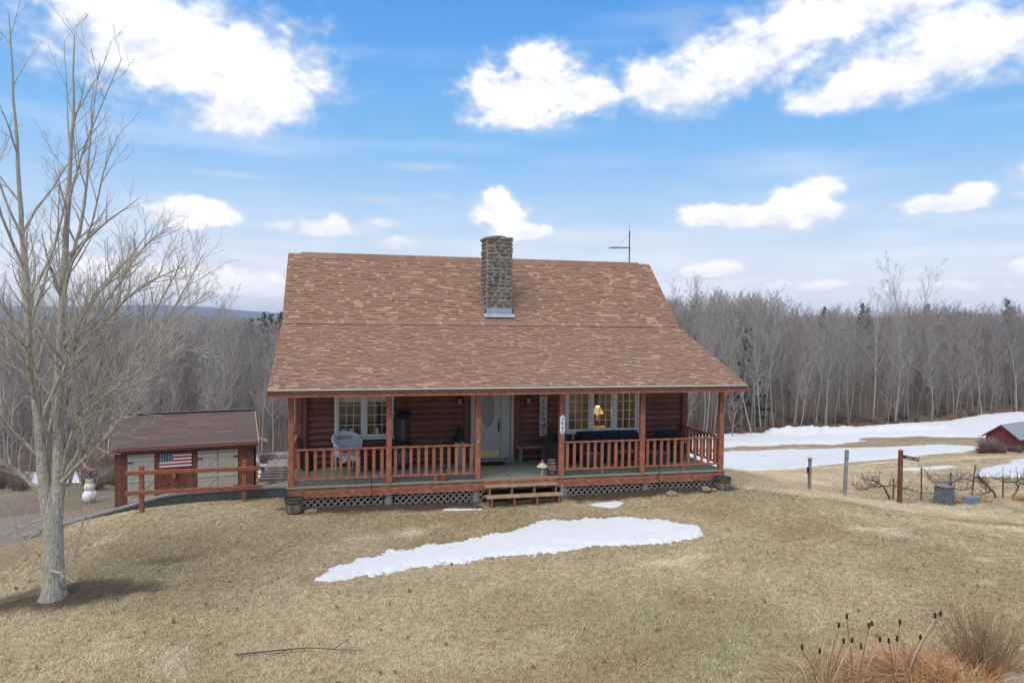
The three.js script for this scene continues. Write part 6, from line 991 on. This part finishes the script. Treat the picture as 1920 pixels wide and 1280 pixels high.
{ // red shed in the field
  const x = 67.2, z = -42.0, s = thing('red_shed', 'small weathered red shed with grey roof at the field edge', 'shed', [x, yAt(x, z) - 0.1, z], -1.22), rd = [0.9, 1, 1.1].map((f) => mat(k([0.24, 0.052, 0.045], f), 0.9, { map: T.grainY })), Wd = 2.9, H = 1.65, D = 4.6;
  for (let i = 0; i < 14; i++) { const a = -Wd / 2 + i * Wd / 14, b = a + Wd / 14, hy = (q) => H + 1.1 * (1 - Math.abs(q) / (Wd / 2)); part(s, 'board', extrude([[a + 0.006, 0], [b - 0.006, 0], [b - 0.006, hy(b)], ...(a < 0 && b > 0.01 ? [[0, hy(0)]] : []), [a + 0.006, hy(a)]], 0.04), rd[(i * 5) % 3]); }
  for (const sx of [-1, 1]) part(s, 'side_wall', box(0.05, H, D, sx * (Wd / 2 - 0.03), H / 2, -D / 2), rd[1]); part(s, 'back_wall', box(Wd, H, 0.05, 0, H / 2, -D), rd[0]); part(s, 'shelf_board', box(Wd * 0.95, 0.06, 0.16, -0.05, 0.62, 0.1), M.grey[2]);
  const ra = Math.atan2(1.1, Wd / 2), rl = Math.hypot(1.1, Wd / 2) + 0.4; for (const sx of [-1, 1]) { const o = part(s, 'roof_slope', box(rl, 0.05, D + 0.5), mat([0.34, 0.37, 0.40], 0.6, { map: T.mottle })); o.position.set(sx * Math.cos(ra) * rl / 2, H + 1.16 - Math.sin(ra) * rl / 2, -D / 2); o.rotation.z = -sx * ra; const f = part(s, 'rake', box(rl, 0.14, 0.04), rd[0]); f.position.set(sx * Math.cos(ra) * rl / 2, H + 1.09 - Math.sin(ra) * rl / 2, 0.26); f.rotation.z = -sx * ra; }
  const g = rngOf(5), l = new Limbs(); for (let i = 0; i < 260; i++) { const a = g() * 6.28, q = g() * 0.4, e = V3(Math.cos(a) * (0.4 + 0.9 * g()), 0.5 + 1.3 * g(), Math.sin(a) * (0.4 + 0.9 * g())); l.add([V3(Math.cos(a) * q, -0.1, Math.sin(a) * q), e.clone().multiplyScalar(0.6).add(V3(0, 0.2, 0)), e], [0.02, 0.014, 0.008], 3); }
  one('grey_bush', 'twiggy grey bush at the left corner of the red shed', 'bush', l.geo(), mat([0.27, 0.245, 0.23], 0.95), [63.9, yAt(63.9, -40.6), -40.6]);
}
// ---------------------------------------------------------------- foreground bed at the lower right
const rust = [[0.52, 0.27, 0.115], [0.44, 0.205, 0.08], [0.60, 0.40, 0.22]], pale2 = [[0.50, 0.40, 0.25], [0.40, 0.29, 0.16], [0.36, 0.22, 0.11]];
dryTuft('large ragged orange dry grass clump in the lower right', 8.9, 9.35, 900, 0.62, 0.62, rust, 8, -0.2); dryTuft('flattened orange dry grass right of the large clump', 9.55, 9.65, 800, 0.42, 0.75, rust, 9, 0.25); dryTuft('low orange dry grass at the bottom edge under the seed heads', 8.3, 9.5, 600, 0.4, 0.7, rust, 13, -0.3); dryTuft('thin pale dry grass at the bottom edge, leftmost of the bed', 7.3, 9.2, 360, 0.42, 0.55, pale2, 10, -0.15); dryTuft('pale dry grass between the seed heads', 7.9, 9.05, 380, 0.5, 0.55, pale2, 14, 0.1);
function seedPlant(label, x, z, stems, seed) {
  const r = rngOf(seed), t = thing('dried_flower_clump', label, 'dried plant', [x, yAt(x, z), z]), st = mat([0.20, 0.13, 0.085], 0.9), pale = mat([0.52, 0.43, 0.30], 0.9), hd = mat([0.032, 0.024, 0.02], 0.9);
  for (const [dx, dz, h0, lean] of stems) { const h = h0 * 0.82, l = new Limbs(), P = [V3(dx * 0.3, -0.05, dz * 0.3), V3(dx * 0.6 + lean * 0.3, h * 0.5, dz * 0.6), V3(dx + lean, h, dz)]; l.add(new THREE.CatmullRomCurve3(P).getPoints(8), [...Array(9)].map((_, i) => 0.0085 - 0.0004 * i), 5); const s = part(t, 'stem', l.geo(), r() < 0.3 ? pale : st); part(s, 'seed_head', lathe([[0, 0], [0.012, 0.008], [0.018, 0.035], [0.016, 0.07], [0.006, 0.085], [0, 0.086]], 8, dx + lean, h - 0.01, dz), hd); }
}
seedPlant('dried stems with dark seed heads, leftmost group at the bottom edge', 7.35, 9.4, [[-0.1, 0, 0.72, -0.2], [0.05, 0.05, 0.66, -0.12], [0.2, 0, 1.02, 0.05], [0.4, 0.05, 0.78, 0.02], [0.33, -0.05, 0.72, 0.04]], 3);
seedPlant('dried stems with dark seed heads, tall middle group', 7.95, 9.3, [[-0.1, 0, 1.08, -0.05], [0.12, 0.1, 0.95, 0.0], [0.22, 0, 0.92, 0.03], [-0.02, 0.1, 0.62, 0.02], [0.3, 0.1, 0.7, 0]], 4);
seedPlant('dried stems with dark seed heads beside the orange grass', 8.5, 9.4, [[0.0, 0, 0.95, 0.06], [-0.12, 0.1, 0.72, -0.08], [-0.05, 0.1, 0.74, -0.02], [0.3, 0, 0.66, 0.1], [0.65, -0.1, 0.94, 0.08], [0.72, -0.1, 0.96, 0.1]], 5);
{
  const r = rngOf(71), l = new Limbs(), x = 10.0, z = 9.35; for (let i = 0; i < 230; i++) { const a = r() * 6.28, q = r() * 0.5, h = 0.25 + 0.8 * r() * (0.6 + 0.4 * r()), e = V3(Math.cos(a) * (q + 0.45 * r()), h, Math.sin(a) * (q + 0.4 * r())), m = V3(Math.cos(a) * q * 1.1, h * 0.55, Math.sin(a) * q * 1.1); l.add([V3(Math.cos(a) * q * 0.6, -0.05, Math.sin(a) * q * 0.6), m, e], [0.006, 0.0045, 0.0025], 3); for (let j = 0; j < 3; j++) { const s = m.clone().lerp(e, r()); l.add([s, s.clone().add(V3((r() - 0.5) * 0.1, 0.05 + 0.07 * r(), (r() - 0.5) * 0.1))], [0.003, 0.002], 3); } }
  one('twiggy_shrub', 'leafless brown twiggy shrub at the right edge behind the orange grass', 'shrub', l.geo(), mat([0.38, 0.265, 0.15], 0.95), [x, yAt(x, z), z]);
  one('garden_stone', 'pale stone at the very bottom right corner', 'stone', rough(new THREE.IcosahedronGeometry(0.2, 3), 0.2, 4, 9).scale(1.3, 0.5, 1), M.rock, [10.05, yAt(10.05, 9.9) + 0.05, 9.9]);
  const tw = new Limbs(), P = [[-0.9, 0.03, 0.05], [-0.4, 0.045, 0], [0.1, 0.06, -0.03], [0.5, 0.05, 0.02], [0.85, 0.02, 0]].map((q) => V3(...q)); tw.add(new THREE.CatmullRomCurve3(P).getPoints(14), [...Array(15)].map((_, i) => 0.013 - 0.0006 * i), 5); tw.add([V3(0.45, 0.05, 0.02), V3(0.62, 0.13, -0.1), V3(0.7, 0.2, -0.13)], [0.008, 0.006, 0.003], 4); tw.add([V3(-0.2, 0.05, 0), V3(-0.4, 0.04, 0.14)], [0.007, 0.003], 4);
  one('fallen_branch', 'thin dark fallen branch lying on the lawn at the bottom left', 'branch', tw.geo(), mat([0.10, 0.085, 0.07], 0.95), [0.62, yAt(0.62, 7.1) + 0.01, 7.1], -0.15);
}

renderer.render(scene, camera);
